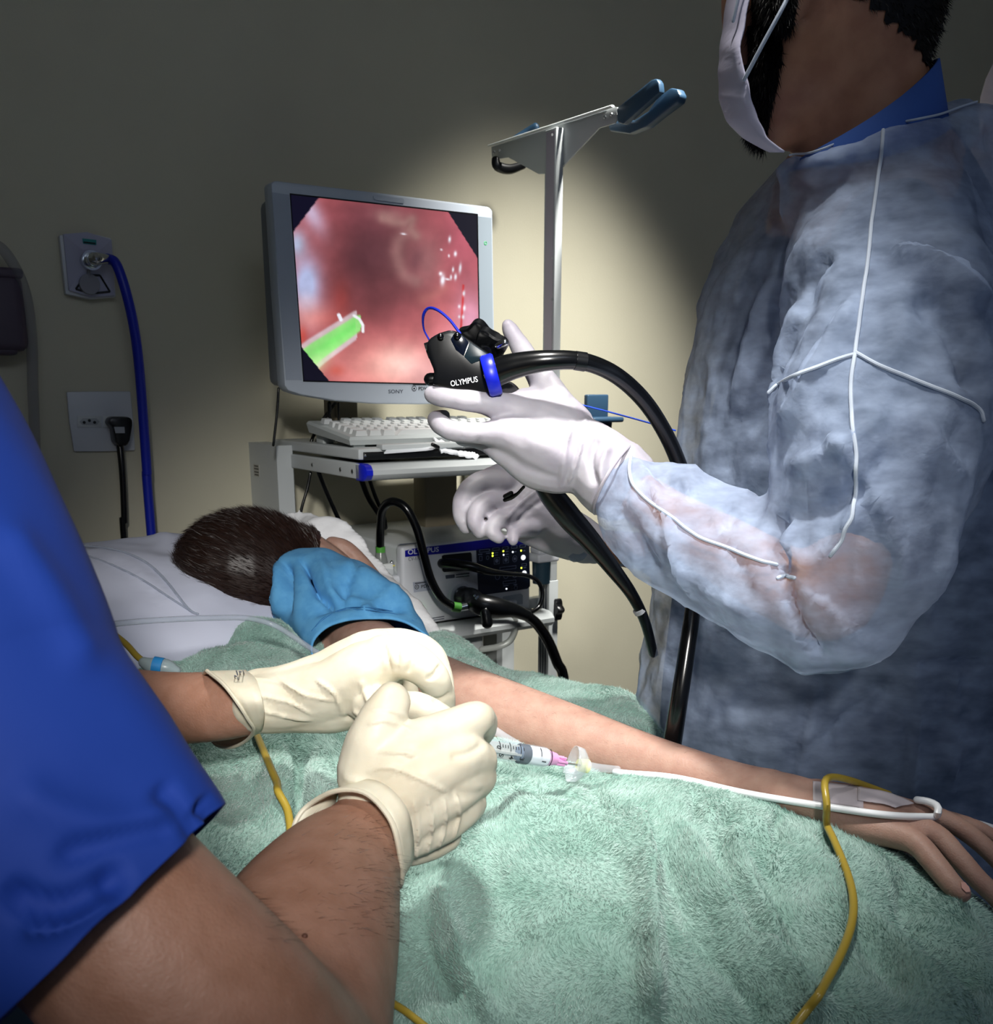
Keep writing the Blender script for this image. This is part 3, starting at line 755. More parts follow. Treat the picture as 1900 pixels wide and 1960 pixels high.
pp('blue_band', [(775, 1054), (790, 1050), (1008, 1023), (1013, 1027), (1013, 1043), (1008, 1044), (775, 1066)], M['band_blue'])
text('OLYMPUS', FL(780.5, 1061.8, YL - .0013), nrm(U), Z, .0088, M['ink_white'], pr, width=.0615, bold=.012)
text('CV-170', FL(781.5, 1073.6, YL - .0005), U, Z, .0062, M['ink_grey'], pr, width=.024)
pp('control_panel', [(911, 1051), (1006, 1040), (1012, 1043), (1014, 1122), (1009, 1127), (921, 1139), (915, 1135)], M['navy'])
rec = pp('socket_recess', [(845, 1064), (849, 1062), (900, 1057), (902, 1060), (904, 1088), (902, 1091), (849, 1095), (846, 1092)], M['black'])
pp('recess_frame', [(841, 1060), (905, 1053.5), (908, 1093), (846, 1100)], M['key'], th=.0004)
pp('caution_print', [(852, 1101), (870, 1099), (870, 1106), (853, 1108)], M['ink_grey'], th=.0003)
pp('caution_print', [(872, 1099), (898, 1096), (898, 1098.5), (872, 1101.5)], M['ink_grey'], th=.0003)
pp('caution_print', [(872, 1104), (898, 1101), (898, 1103), (872, 1106)], M['ink_grey'], th=.0003)
pp('inventory_sticker', [(790, 1114.5), (818, 1111), (828, 1112), (828, 1129), (792, 1134)], mat('grey_sticker', 'a9b0bf', .5), th=.0003)
pp('sticker_print', [(794, 1116), (814, 1113.5), (814, 1115), (794, 1117.8)], M['ink_black'], th=.0003, off=.0004)
text('PDV', FL(806, 1126, YL - .0008), U, Z, .006, M['ink_black'], pr, width=.018, bold=.012)
for r_, m_ in ((.0042, 'ink_black'), (.0028, 'monitor'), (.0014, 'ink_black')):
    mb = MB(); mb.disc(FL(797.5, 1123.5, YL - .0008 - (.0042 - r_) * .2), -V, r_, .0002, 18); make(mb, 'sticker_mark', M[m_], pr)
pp('maker_print', [(817, 1184.5), (821, 1184), (821, 1189), (817, 1189.5)], M['ink_black'], th=.0003)
pp('maker_print', [(824, 1183), (850, 1179), (850, 1180.6), (824, 1184.6)], M['ink_grey'], th=.0003)
pp('maker_print', [(824, 1187), (850, 1183), (850, 1184.6), (824, 1188.6)], M['ink_grey'], th=.0003)
pc = FL(801, 1170, YL - .0006)
mb = MB(); a = np.linspace(0, 2 * math.pi, 33)
mb.tube([pc + (U * math.cos(t) + Z * math.sin(t)) * .0105 for t in a], .0023, 8, 1, cap=None, flat=.5); make(mb, 'power_ring', M['led_green'], pr)
mb = MB(); mb.disc(pc, -V, .0075, .0015, 24); make(mb, 'power_button', M['led_white'], pr)
# control panel pictograms, keys and lamps
def key_outline(name, x, y, w, h, m='ink_grey2', rnd=False):
    c = FL(x, y, YL - .0013); mb = MB(); k = .0009
    if rnd:
        mb.tube([c + (U * math.cos(t) * w + Z * math.sin(t) * h) * .00098 / 2 for t in np.linspace(0, 2 * math.pi, 17)], .0004, 6, 1, cap=None)
    else:
        pts = [(-1, -1), (1, -1), (1, 1), (-1, 1), (-1, -1)]
        for (a0, b0), (a1, b1) in zip(pts[:-1], pts[1:]):
            mb.tube([c + U * a0 * w * k / 2 + Z * b0 * h * k / 2, c + U * a1 * w * k / 2 + Z * b1 * h * k / 2], .0004, 6, 1, cap='flat')
    return make(mb, name, M['ink_panel'], pr)
M['ink_panel'] = mat('panel_print', '8792b4', .5)
for x, y, w in ((927, 1053), (949, 1051), (967, 1049), (984, 1047), (1000, 1045)) and [(927, 1054, 24), (949, 1051, 16), (967, 1049, 14), (984, 1047, 14), (1000, 1045, 14)]: key_outline('caption_frame', x, y, w, 5)
for x, y in ((919, 1061), (934, 1059)):
    mb = MB(); mb.box(FL(x, y, YL - .0013), (.009, .0002, .0016), AX); make(mb, 'caption', M['ink_panel'], pr, smooth=False)
key_outline('key_mark', 920, 1069, 6, 9); key_outline('key_mark', 933, 1067.5, 6, 7, rnd=True)
for x, y in ((950.5, 1073.5), (968, 1071.5)):
    b_ = key_outline('key_mark', x, y, 13, 13); mb = MB(); mb.disc(FL(x, y, YL - .0013), -V, .0036, .0003, 14); make(mb, 'key_symbol', M['ink_panel'], pr)
key_outline('key_mark', 985, 1069.5, 10, 12, rnd=True); mb = MB(); mb.disc(FL(985, 1069.5, YL - .0013), -V, .0026, .0003, 12); make(mb, 'key_symbol', M['ink_panel'], pr)
for x, y in ((1001, 1067), (1003, 1097)):
    mb = MB(); mb.disc(FL(x, y, YL - .0013), -V, .0048, .0008, 18); make(mb, 'lit_key', M['led_white'], pr)
for x, y, m_ in ((942.5, 1059, 'led_yellow'), (942.5, 1064, 'led_yellow'), (963, 1055, 'led_yellow'), (997, 1054, 'led_yellow'), (997.5, 1087, 'led_yellow'), (981, 1056.5, 'led_white'), (963.5, 1062, 'led_white'), (969, 1127, 'led_white')):
    mb = MB(); mb.disc(FL(x, y, YL - .0013), -V, .0017, .0005, 12); make(mb, 'indicator_lamp', M[m_], pr)
for x, y, w in ((949, 1058, 10), (949, 1062.5, 9), (970, 1055.5, 7), (970, 1061, 7), (986, 1056, 5), (1003, 1054, 5), (1004, 1086.5, 7), (968, 1121, 12), (986, 1119, 8)):
    mb = MB(); mb.box(FL(x, y, YL - .0013), (w * .00095, .0002, .0017), AX); make(mb, 'caption', M['ink_panel'], pr, smooth=False)
key_outline('caption_frame', 972, 1087, 40, 6); key_outline('caption_frame', 975, 1114, 32, 6); key_outline('caption_frame', 1003, 1081, 12, 5)
for x, y, w in ((952, 1104, 10), (968, 1102, 10), (985, 1100, 10), (987, 1125, 7)): key_outline('key_mark', x, y, w, w + 1, rnd=True)
# round scope socket and white drawer grip
sc0 = FL(880, 1140, YL)
mb = MB(); mb.disc(sc0 + V * .002, -V, .027, .008, 32, .023); make(mb, 'scope_socket', M['white_plastic'], pr)
mb = MB(); mb.disc(sc0 - V * .006, -V, .019, .004, 32); make(mb, 'socket_ring', M['chrome'], pr)
pp('drawer_recess', [(962, 1142), (996, 1136), (1000, 1139), (1000, 1156), (962, 1160)], mat('recess_grey', '9ba3ad', .5), th=.0005)
mb = MB(); mb.rbox(FL(980, 1153, YL - .006), (.016, .01, .008), .002, AX); make(mb, 'latch', M['white_plastic'], pr)
mb = MB(); mb.ball(L(xl - .001, YL + .035, ztop - .03), .0035, seg=12, rows=8); make(mb, 'side_screw', M['chrome'], pr)
pp('vent_slot', [(760, 1044), (800, 1040), (803, 1038), (766, 1041)], M['ink_grey'], th=.0003, off=-.02)

# --- water bottle on the side bracket, its black tube, and the scope plug
bp_ = FL(729, 1085, YL + .045)
wb = thing('water_bottle', bp_ - Z * .09, 'clear water bottle with green collar hooked on the left side of the processor', 'bottle')
mb = MB(); mb.rings([np.array([bp_ + Z * z + r * (math.cos(t) * U + math.sin(t) * V) for t in np.linspace(0, 2 * math.pi, 24, endpoint=False)]) for z, r in ((-.085, .028), (-.08, .03), (-.012, .03), (-.004, .022), (0, .012))]); make(mb, 'bottle_body', M['clear'], wb)
mb = MB(); mb.rings([np.array([bp_ + Z * z + r * (math.cos(t) * U + math.sin(t) * V) for t in np.linspace(0, 2 * math.pi, 24, endpoint=False)]) for z, r in ((-.004, .0125), (.004, .013), (.018, .0105), (.028, .0078))]); make(mb, 'cap', mat('smoky_clear', '8a8f8c', .2, alpha=.7), wb)
mb = MB(); mb.tube([bp_ + Z * .026, bp_ + Z * .036], .0086, 16, 1, cap='flat'); make(mb, 'collar', M['green'], wb)
mb = MB(); mb.rbox(L(xl - .012, YL + .045, float(bp_[2] - C0[2]) - .004), (.024, .03, .022), .003, AX); make(mb, 'bracket', M['key'], wb)
mb = MB(); mb.rbox(L(xl - .02, YL + .02, float(bp_[2] - C0[2]) - .02), (.05, .02, .016), .006, AX); make(mb, 'holder', M['white_plastic'], wb)
mb = MB(); mb.tube([bp_ + U * .0 - V * .013, bp_ - V * .013 + U * .03 + Z * .004, bp_ + U * .05 + Z * .006], .0013, 8, 3); make(mb, 'strap', mat('yellow_strap', 'd8cf6a', .4), wb)
tb = [(727.5, 1049, YL + .045), (728, 1010, YL + .03), (733, 973, YL), (752, 960, YL - .03), (776, 972, YL - .05), (797, 1010, YL - .06), (811, 1062, YL - .065), (824, 1108, YL - .065), (844, 1144, YL - .06), (866, 1161, YL - .055)]
mb = MB(); mb.tube([FL(*q) for q in tb], .0072, 12, 8); aw = make(mb, 'air_water_tube', M['gloss_black'], label='glossy black tube arching from the green-collared bottle to the processor socket', cat='tube')
cn = thing('scope_connector', FL(900, 1150, YL - .06), 'black endoscope plug in the processor socket with its thick cable hanging', 'connector')
mb = MB(); q0 = sc0 - V * .012
axis = [sc0 - V * .008, sc0 - V * .03 + U * .006, FL(915, 1156, YL - .07), FL(948, 1163, YL - .085), FL(982, 1168, YL - .09), FL(1008, 1178, YL - .09)]
mb.tube(axis, [.0175, .0185, .019, .019, .013, .0105], 20, 6); make(mb, 'plug_body', M['scope_black'], cn)
mb = MB(); mb.tube([FL(866, 1161, YL - .055), FL(880, 1163.5, YL - .057)], .0088, 16, 1, cap='flat'); make(mb, 'green_collar', M['green'], cn)
mb = MB(); mb.tube([FL(880, 1163, YL - .057), FL(893, 1160, YL - .06)], [.007, .008], 14, 1, cap='flat'); make(mb, 'metal_fitting', M['chrome'], cn)
mb = MB(); mb.tube([FL(928, 1170, YL - .09), FL(932, 1192, YL - .095)], [.009, .0105], 14, 2); make(mb, 'side_port', M['scope_black'], cn)
for dx, dy in ((-3, 0), (3, 2), (0, 5)):
    mb = MB(); mb.disc(FL(911 + dx, 1140 + dy, YL - .088), -V, .0022, .001, 10); make(mb, 'contact_pin', M['chrome'], cn)
mb = MB(); pts = [FL(1000, 1174, YL - .09), FL(1025, 1192, YL - .09), FL(1048, 1225, YL - .09), FL(1066, 1268, YL - .09), FL(1080, 1310, YL - .09)]
pts += [pts[-1] + U * .02 - Z * .2, pts[-1] + U * .05 - Z * .45]
mb.tube(pts, .0098, 14, 6); make(mb, 'cable', M['gloss_black'], cn)
pg = [(848, 1078, YL - .003, 12), (880, 1081, YL - .03, 12), (905, 1085, YL - .045, 11), (935, 1094, YL - .055, 9), (970, 1098, YL - .06, 5.5), (1005, 1101, YL - .065, 5), (1028, 1112, YL - .07, 5), (1038, 1135, YL - .075, 5), (1032, 1160, YL - .08, 5), (1012, 1173, YL - .085, 5), (988, 1173, YL - .088, 5.5)]
mb = MB(); pts = [FL(a, b, c) for a, b, c, r in pg]; mb.tube(pts, [a[3] * scale_at(p) for a, p in zip(pg, pts)], 12, 6, flat=.85); make(mb, 'pigtail_cable', M['gloss_black'], cn)
mb = MB(); pts = [FL(985, 1180, YL - .03), FL(985.5, 1205, YL - .035), FL(975, 1227, YL - .03), FL(952, 1238, YL - .02), FL(922, 1243, YL)]
mb.tube(pts, .0062, 12, 6); make(mb, 'drain_hose', M['grey_tube'], label='short cloudy hose curving under the lower cart shelf', cat='hose')

# --- black cables behind the cart
CB = [('thin black cable hanging from the left bottom corner of the monitor', [(533, 744), (530, 790), (523, 852)], .20, .0022),
      ('black cable slanting left from the monitor foot behind the keyboard', [(641, 772), (620, 800), (598, 838), (594, 860)], .25, .003),
      ('thick black cable dropping straight below the monitor behind the keyboard', [(630, 772), (629, 795), (614, 826), (606, 850)], .245, .004),
      ('forked black cable end beside the monitor column', [(629, 790), (633, 812), (638, 850)], .24, .003),
      ('thin black cable hugging the monitor column', [(648, 772), (648, 800), (650, 850)], .24, .002),
      ('thin black cable curving below the keyboard shelf by the upright', [(594, 905), (588, 935), (576, 978), (566, 1040)], .22, .0026),
      ('black cable running diagonally below the keyboard shelf to the processor top', [(610, 905), (626, 945), (652, 1003), (668, 1040)], .24, .004),
      ('thick black cable below the blue rail cap reaching the processor', [(690, 915), (706, 955), (730, 992), (735, 1010)], .22, .005),
      ('second black cable below the blue rail cap, to the right', [(706, 915), (718, 950), (734, 988), (738, 1010)], .2, .0036)]
for lb, pts, y, r in CB:
    mb = MB(); mb.tube([FL(a, b, y) for a, b in pts], r, 10, 6); make(mb, 'cable', M['gloss_black'], label=lb, cat='cable', group='black cables on the cart')

# ------------------------------------------------------------------ hanger pole on the right side of the cart
PX, PYl = .445, .115
hp = thing('scope_hanger', L(PX, PYl, FZ + .1), 'tall steel hanger pole with T-shaped arm and slate blue hooks', 'hanger')
ztp = fc(1052, 246, PYl)[1]; zmid = fc(1040, 905, PYl)[1]; zlow = fc(1036, 1110, PYl)[1]
mb = MB(); mb.rbox(L(PX, PYl, (ztp + zlow) / 2), (.016, .034, ztp - zlow), .0015, AX); make(mb, 'pole', M['cart'], hp)
mb = MB(); mb.box(L(PX - .0083, PYl, (ztp + zlow) / 2), (.0006, .024, ztp - zlow - .01), AX); make(mb, 'pole_inlay', mat('mauve_inlay', 'bdb5c0', .5), hp, smooth=False)
mb = MB(); mb.rbox(L(PX, PYl, (zlow + FZ + .11) / 2), (.022, .036, zlow - FZ - .11), .002, AX); make(mb, 'lower_pole', M['cart'], hp)
for dx in (-.008, .0, .008):
    mb = MB(); mb.box(L(PX - .0113, PYl + dx, (zlow + FZ + .11) / 2), (.0012, .003, zlow - FZ - .12), AX); make(mb, 'groove', M['ink_grey'], hp, smooth=False)
for py in (258, 494, 573):
    mb = MB(); mb.disc(FL(1056, py, PYl - .018), -V, .0022, .0012, 10); make(mb, 'screw', M['steel'], hp)
for zz in (zmid + .35, zl + .02, FZ + .12):
    mb = MB(); mb.rbox(L(PX - .02, PYl + .02, zz - (.35 if zz > zmid else 0)), (.05, .02, .02), .002, AX); make(mb, 'clamp', M['cart'], hp)
# T arm lies in the plane of the pole, along the cart's depth
TO = L(PX + .008, PYl, 0)
tp = [(940, 281), (1060, 242), (1172, 204.5), (1181, 205), (1180, 229), (1176, 236), (1146, 245), (1063, 333), (1030, 333), (972, 301), (946, 305), (941, 300)]
po_ = poly_on(tp, TO, V, Z)
mb = MB(); mb.prism(po_, TO, [V, Z, U], .003, .0005); ta = make(mb, 'cross_arm', M['cart'], hp)
mb = MB(); a, b = [plane_hit(x, y, TO, U) for x, y in ((941, 280), (1178, 204))]; mb.tube([a - U * .006, b - U * .006], .004, 8, 1, cap='flat', flat=.5); make(mb, 'arm_lip', M['cart'], hp)
for x, y in ((945, 291), (955, 288), (1157, 224), (1170, 219)):
    mb = MB(); mb.ball(plane_hit(x, y, TO - U * .004, U), .0028, seg=10, rows=6); make(mb, 'screw', M['steel'], hp)
def hook(base, tips, r):
    for k, (pts) in enumerate(tips):
        mb = MB(); mb.tube(pts, r, 14, 6, flat=2.3); make(mb, 'hook', M['hook'], hp)
e = plane_hit(1180, 222, TO, U); Ye = float(e[1])
for off, th, px in ((-.004, .012, [(1179, 207), (1246, 152), (1255, 150), (1260, 157), (1262, 176), (1192, 238), (1180, 234)]),
                    (.022, .016, [(1163, 240), (1180, 231), (1212, 230), (1240, 212), (1258, 186), (1282, 168), (1295, 170), (1301, 182), (1297, 196), (1262, 222), (1236, 243), (1204, 256), (1166, 251)])):
    q0 = TO + U * off
    mb = MB(); mb.prism(poly_on(px, q0, V, Z), q0, [V, Z, U], th, .003); make(mb, 'hook', M['hook'], hp)
e = plane_hit(950, 300, TO, U); Ye = float(e[1])
mb = MB(); mb.tube([P(985, 268, Ye + .03), P(1008, 255, Ye + .03), P(1026, 244, Ye + .02)], [.005, .006, .006], 10, 5, flat=1.5); make(mb, 'hook', M['hook'], hp)
mb = MB(); mb.tube([P(948, 304, Ye - .01), P(952, 318, Ye - .01), P(975, 324, Ye), P(1002, 316, Ye + .02)], [.005, .006, .006, .005], 10, 5, flat=1.5); make(mb, 'hook', M['black'], hp)
# holder cup beside the pole
YH = PYl - .01
mb = MB(); hx, hz_ = fc(1150, 803, YH)
mb.rbox(L(hx, YH, hz_), (.075, .05, .010), .004, AX); hb = make(mb, 'holder_plate', M['hook'], hp)
mb = MB(); mb.rbox(L(hx - .003, YH + .012, hz_ + .024), (.052, .012, .045), .003, AX); make(mb, 'holder_back', M['hook'], hb)
mb = MB(); mb.tube([L(hx, YH, hz_), L(hx, YH, hz_ - .05), L(hx, YH, hz_ - .09)], [.022, .018, .014], 16, 3, cap='flat'); make(mb, 'holder_cup', M['navy'], hb)
mb = MB(); mb.tube([L(hx, YH + .01, hz_ - .012), L(PX, PYl, hz_ - .012)], .006, 10, 1, cap='flat'); make(mb, 'holder_arm', M['cart'], hp)
# lower cup with white rim and clamp knob
cx_, cz_ = fc(1036, 1076, PYl - .025)
mb = MB(); mb.rbox(L(cx_ + .003, PYl - .025, cz_ + .010), (.05, .04, .016), .004, AX); mb.rbox(L(cx_ + .003, PYl - .025, cz_ + .0235), (.04, .032, .012), .004, AX); make(mb, 'cup_rim', M['white_plastic'], hp)
mb = MB(); mb.tube([L(cx_, PYl - .025, cz_ + .004), L(cx_, PYl - .025, cz_ - .04)], [.018, .0165], 16, 1, cap='flat'); make(mb, 'cup', mat('slate_cup', '27404f', .4), hp)
kx_, kz_ = fc(1060, 1165, PYl - .01)
mb = MB(); mb.tube([L(PX + .01, PYl - .01, kz_), L(kx_ - .004, PYl - .01, kz_)], .007, 10, 1, cap='flat'); make(mb, 'knob_shaft', M['black'], hp)
mb = MB(); a = np.linspace(0, 2 * math.pi, 36, endpoint=False); rr = .021 + .003 * np.cos(6 * a)
mb.rings([np.array([L(kx_ + dx, PYl - .01 + r * k * math.cos(t), kz_ + r * k * math.sin(t)) for t, r in zip(a, rr)]) for dx, k in ((-.006, .9), (-.004, 1), (.008, 1), (.011, .85))]); make(mb, 'clamp_knob', M['black'], hp)
# ------------------------------------------------------------------ bed
BD = nrm((.60, -.80, 0)); BN = np.array([-BD[1] * -1, 0, 0]); BN = np.array([BD[1], -BD[0], 0])   # head to foot; far side to near side
BA = np.array([-.085, 1.35, 0])
def B(s, n, z): return BA + BD * s + BN * n + Z * z
bed = thing('hospital_bed', B(.4, .4, 0), 'hospital bed with raised head under the pillow and green blanket', 'bed')
mb = MB(); prof = [(-.50, .72), (-.50, .95), (.02, .84), (1.3, .84), (1.3, .72)]
mb.rings([np.array([B(s, n, z) for s, z in prof]) for n in (.07, .76)]); make(mb, 'mattress', M['mattress'], bed, smooth=False)
mb = MB()
for n in (.09, .74): mb.rbox(B(.4, n, .66), (1.78, .04, .05), .005, [BD, BN, Z])
for s in (-.45, .4, 1.25): mb.rbox(B(s, .415, .66), (.04, .61, .05), .005, [BD, BN, Z])
mb.rbox(B(.4, .415, .70), (1.78, .66, .03), .004, [BD, BN, Z]); make(mb, 'frame', M['cart'], bed)
for s in (-.42, 1.22):
    for n in (.10, .73):
        mb = MB(); mb.tube([B(s, n, .05), B(s, n, .645)], .02, 12, 1, cap='flat'); make(mb, 'leg', M['cart'], bed)
        mb = MB(); mb.disc(B(s, n, .04) - BN * .012, BN, .04, .024, 18); make(mb, 'caster', M['black'], bed)
# pillow: a soft cushion, tilted up towards the wall
pd = nrm(BD - Z * .22); pn = BN; pu = np.cross(pd, pn); pu = pu if pu[2] > 0 else -pu
pc = B(-.27, .40, 1.045)
def cushion(c, ax, half, p=2.6, nu_=56, nv_=36, dents=(), soft=.0):
    R = []
    for i in range(nv_):
        ph = -math.pi / 2 + math.pi * (i + .3) / (nv_ - .4); row = []
        for j in range(nu_):
            th = 2 * math.pi * j / nu_
            def sg(v, e): return math.copysign(abs(v) ** e, v)
            x = sg(math.cos(ph), .75) * sg(math.cos(th), 2 / p * .6); y = sg(math.cos(ph), .75) * sg(math.sin(th), 2 / p * .6); z = sg(math.sin(ph), .9)
            row.append(c + ax[0] * x * half[0] + ax[1] * y * half[1] + ax[2] * z * half[2] * (1 - .25 * abs(x) ** 3) * (1 - .2 * abs(y) ** 3))
        R.append(np.array(row))
    mb = MB(); mb.rings(R); return mb
mb = cushion(pc, [pd, pn, pu], (.20, .33, .075)); me = remesh(mb, .012, 3)
crumple(me, .010, 9, seed=3.1); crumple(me, .004, 26, seed=1.7)
fold(me, [([(150, 1052), (230, 1075), (300, 1130), (350, 1180)], 16, .004, 1), ([(290, 1018), (330, 1035), (380, 1075)], 20, .006, 0), ([(250, 1010), (300, 1050), (360, 1090)], 12, -.004, 0)])
pil = finish(me, 'pillow', M['linen'], label='white pillow under the patient head', cat='pillow', angle=180)
# absorbent pad at the far side of the face
oe = [(528, 998, 1.60), (556, 982, 1.60), (583, 972, 1.585), (615, 980, 1.57), (660, 1000, 1.545), (706, 1044, 1.51), (748, 1090, 1.47), (793, 1140, 1.42), (844, 1208, 1.355)]
ie = [(500, 1040, 1.50), (540, 1040, 1.50), (580, 1035, 1.49), (600, 1040, 1.48), (620, 1060, 1.46), (660, 1100, 1.42), (700, 1140, 1.38), (750, 1180, 1.34), (815, 1225, 1.30)]
O_ = catmull([P(*q) for q in oe], 6); I_ = catmull([P(*q) for q in ie], 6)
mb = MB(); ts = np.linspace(0, 1, 9)
rings = [np.array([o * (1 - t) + i * t + Z * (.006 * math.sin(t * 7 + k * .3)) for t in ts]) for k, (o, i) in enumerate(zip(O_, I_))]
mb.rings([np.vstack([r, r[::-1] - Z * .02]) for r in rings]); me = remesh(mb, .005, 3); crumple(me, .004, 40)
make_pad = finish(me, 'absorbent_pad', M['towel'], label='white absorbent pad spread on the pillow beyond the patient face', cat='pad', angle=180)

# ------------------------------------------------------------------ patient
pat = thing('person', P(700, 1300, 1.15) * np.array([1, 1, 0]) + Z * .85, 'patient in a sky blue shirt lying on one side under the green blanket, arm out', 'person')
mb = MB()
mb.ball(P(492, 1100, 1.42), (.112, .088, .090), [nrm(U * .8 - Z * .1), V, Z])
mb.ptube([(572, 1072, 1.44, 62), (622, 1102, 1.43, 58), (678, 1142, 1.40, 48), (724, 1186, 1.37, 36)], 16)
mb.ptube([(636, 1042, 1.47, 16), (662, 1050, 1.47, 16), (692, 1080, 1.465, 17), (726, 1124, 1.43, 18)], 12)
mb.ptube([(560, 1140, 1.42, 52), (620, 1165, 1.40, 56), (690, 1215, 1.33, 58)], 16)
mb.ptube([(668, 1205, 1.31, 58), (735, 1262, 1.19, 62), (830, 1320, 1.08, 70), (930, 1360, 1.00, 72), (1010, 1388, .965, 70), (1100, 1418, .93, 66), (1200, 1448, .895, 57), (1300, 1474, .86, 48), (1400, 1499, .83, 43), (1465, 1513, .81, 42), (1520, 1524, .79, 41), (1580, 1542, .775, 40)], 24)
mb.ptube([(1455, 1490, .815, 22), (1480, 1493, .81, 22)], 12)
# back of the hand and fingers
mb.ptube([(1560, 1530, .785, 34), (1640, 1552, .77, 36), (1720, 1576, .755, 30), (1788, 1597, .742, 23), (1832, 1640, .726, 21.5), (1868, 1680, .714, 20.5), (1903, 1714, .706, 19.5), (1942, 1760, .698, 18)], 16)
mb.ptube([(1570, 1555, .775, 34), (1650, 1580, .76, 34), (1710, 1596, .745, 29), (1754, 1615, .728, 24), (1790, 1655, .708, 23), (1820, 1692, .693, 22), (1839, 1709, .687, 20)], 16)
mb.ptube([(1560, 1515, .79, 26), (1650, 1535, .78, 30), (1740, 1554, .768, 25), (1805, 1568, .762, 20), (1855, 1597, .752, 19.5), (1900, 1637, .741, 18.5), (1950, 1695, .73, 17)], 16)
mb.ptube([(1700, 1545, .785, 20), (1800, 1565, .78, 18), (1880, 1590, .77, 16), (1950, 1640, .755, 14)], 12)
mb.ptube([(1600, 1575, .775, 30), (1680, 1605, .77, 22), (1730, 1640, .76, 18), (1770, 1672, .75, 15)], 12)
# trunk and legs under the blanket
for q in ([B(.10, .20, .90), B(.35, .32, .875), B(.62, .36, .87), B(.95, .40, .87)],): mb.tube(q, [.055, .042, .04, .04], 16, 5)
mb.tube([P(680, 1200, 1.34), B(.10, .20, .90)], [.055, .055], 16, 3)
me = remesh(mb, .0025, 5)
body = finish(me, 'body', M['skin'], pat, angle=180)
bco, bfa = world_arrays(body); bpx = proj(bco)
mb = MB(); nb = bvh_of(body)
nl = [hit(nb, x, y, .0012, .69) for x, y in ((1837, 1689), (1844, 1690), (1852, 1699), (1854, 1707), (1847, 1708), (1839, 1700))]
mb.add(nl, [tuple(range(6))]); make(mb, 'fingernail', M['nail'], body)
# hair: a cap over the skull and fine strands
def hairline(px): return (px[:, 0] < 612 - np.clip((1035 - px[:, 1]), 0, 60) * .15) & (px[:, 1] < 1260)
sel = hairline(bpx) & (bco[:, 1] > 1.28)
keepf = [f for f in bfa if all(sel[i] for i in f)]
def shell(co, faces, no, off, name, m, parent):
    idx = sorted({i for f in faces for i in f}); mp = {v: k for k, v in enumerate(idx)}
    v = co[idx] + no[idx] * off
    me = bpy.data.meshes.new(name); me.from_pydata(v.tolist(), [], [tuple(mp[i] for i in f) for f in faces]); return finish(me, name, m, parent, angle=180)
bno = get_no(body.data)
hp_ = shell(bco, keepf, bno, .005, 'hair', M['hair'], pat)
hco, hfa = world_arrays(hp_)
def hair_lean(p, n):
    c = P(560, 1120, 1.44); d = nrm(c - p) * -1.0; d = d + np.array([-.5, .0, .35]); d = d - n * (d * n).sum(1)[:, None]
    return nrm(d) * 1.6
fur(hco, hfa, 26000, .016, .0009, hair_lean, 'hair_strands', M['hair'], hp_, normal=.35, jitter=.22)
def arm_zone(c, nn):
    q = proj(c); return ((q[:, 0] > 860) & (q[:, 0] < 1520) & (q[:, 1] > 1260) & (q[:, 1] < 1540) & (c[:, 1] < 1.12)) * 1.0
fur(bco, bfa, 2600, .0065, .00016, lambda p, n: np.tile(np.array([.9, -.3, -.35]), (len(p), 1)), 'arm_hair', M['hair'], body, normal=.3, jitter=.25, keep=arm_zone)
# shirt: sleeve and shoulder
def pring(c, ax_, az_, tilt, k=28, lean=.35):
    p = P(*c); s = scale_at(p); a = nrm(np.array([math.cos(tilt), .0, -math.sin(tilt)])) * ax_ * s; b = nrm(np.array([math.sin(tilt), lean, math.cos(tilt)])) * az_ * s
    t = np.linspace(0, 2 * math.pi, k, endpoint=False); return np.array([p + a * math.cos(q) + b * math.sin(q) for q in t])
RG = [((712, 1240, 1.20), 116, 56, .02), ((700, 1218, 1.23), 122, 72, .1), ((672, 1180, 1.28), 124, 88, .28), ((630, 1150, 1.33), 118, 92, .4), ((580, 1148, 1.375), 100, 92, .45), ((535, 1170, 1.40), 76, 84, .5), ((510, 1195, 1.41), 48, 60, .5), ((500, 1205, 1.41), 18, 30, .5)]
rr = [pring(*r) for r in RG]; arr = np.array(rr); fine = catmull(arr.reshape(len(rr), -1), 7).reshape(-1, 28, 3)
fine = np.array([catmull(np.vstack([r, r[:1]]), 4)[:-1] for r in fine])
mb = MB(); mb.rings(list(fine), cap0=False, cap1=True); me = mb.mesh('shirt'); fix_normals(me)
SF = [([(505, 1085), (512, 1130), (510, 1185)], 9, -.010, 0), ([(535, 1075), (530, 1130), (528, 1185)], 8, .005, 0), ([(545, 1070), (552, 1120), (545, 1180)], 8, -.010, 0), ([(575, 1070), (590, 1105), (605, 1140), (640, 1160)], 10, -.011, 1), ([(605, 1050), (625, 1100), (640, 1140), (720, 1160)], 9, .005, 0),
          ([(655, 1075), (700, 1105), (760, 1140), (800, 1175)], 12, .006, 0), ([(590, 1180), (640, 1160), (720, 1158), (790, 1170)], 8, -.006, 0), ([(640, 1130), (700, 1140), (770, 1160)], 12, -.004, 0), ([(480, 1110), (470, 1150), (465, 1190)], 8, -.007, 0), ([(690, 1080), (660, 1120), (655, 1160)], 9, -.006, 0), ([(760, 1140), (720, 1150), (690, 1175)], 8, .005, 0)]
fold(me, [(a, b, c * 1.7, d) for a, b, c, d in SF])
crumple(me, .005, 26, seed=5)
sh = finish(me, 'shirt', M['shirt'], pat, angle=180)
so = sh.modifiers.new('thickness', 'SOLIDIFY'); so.thickness = .0022; so.offset = 0
sb = bvh_of(sh)
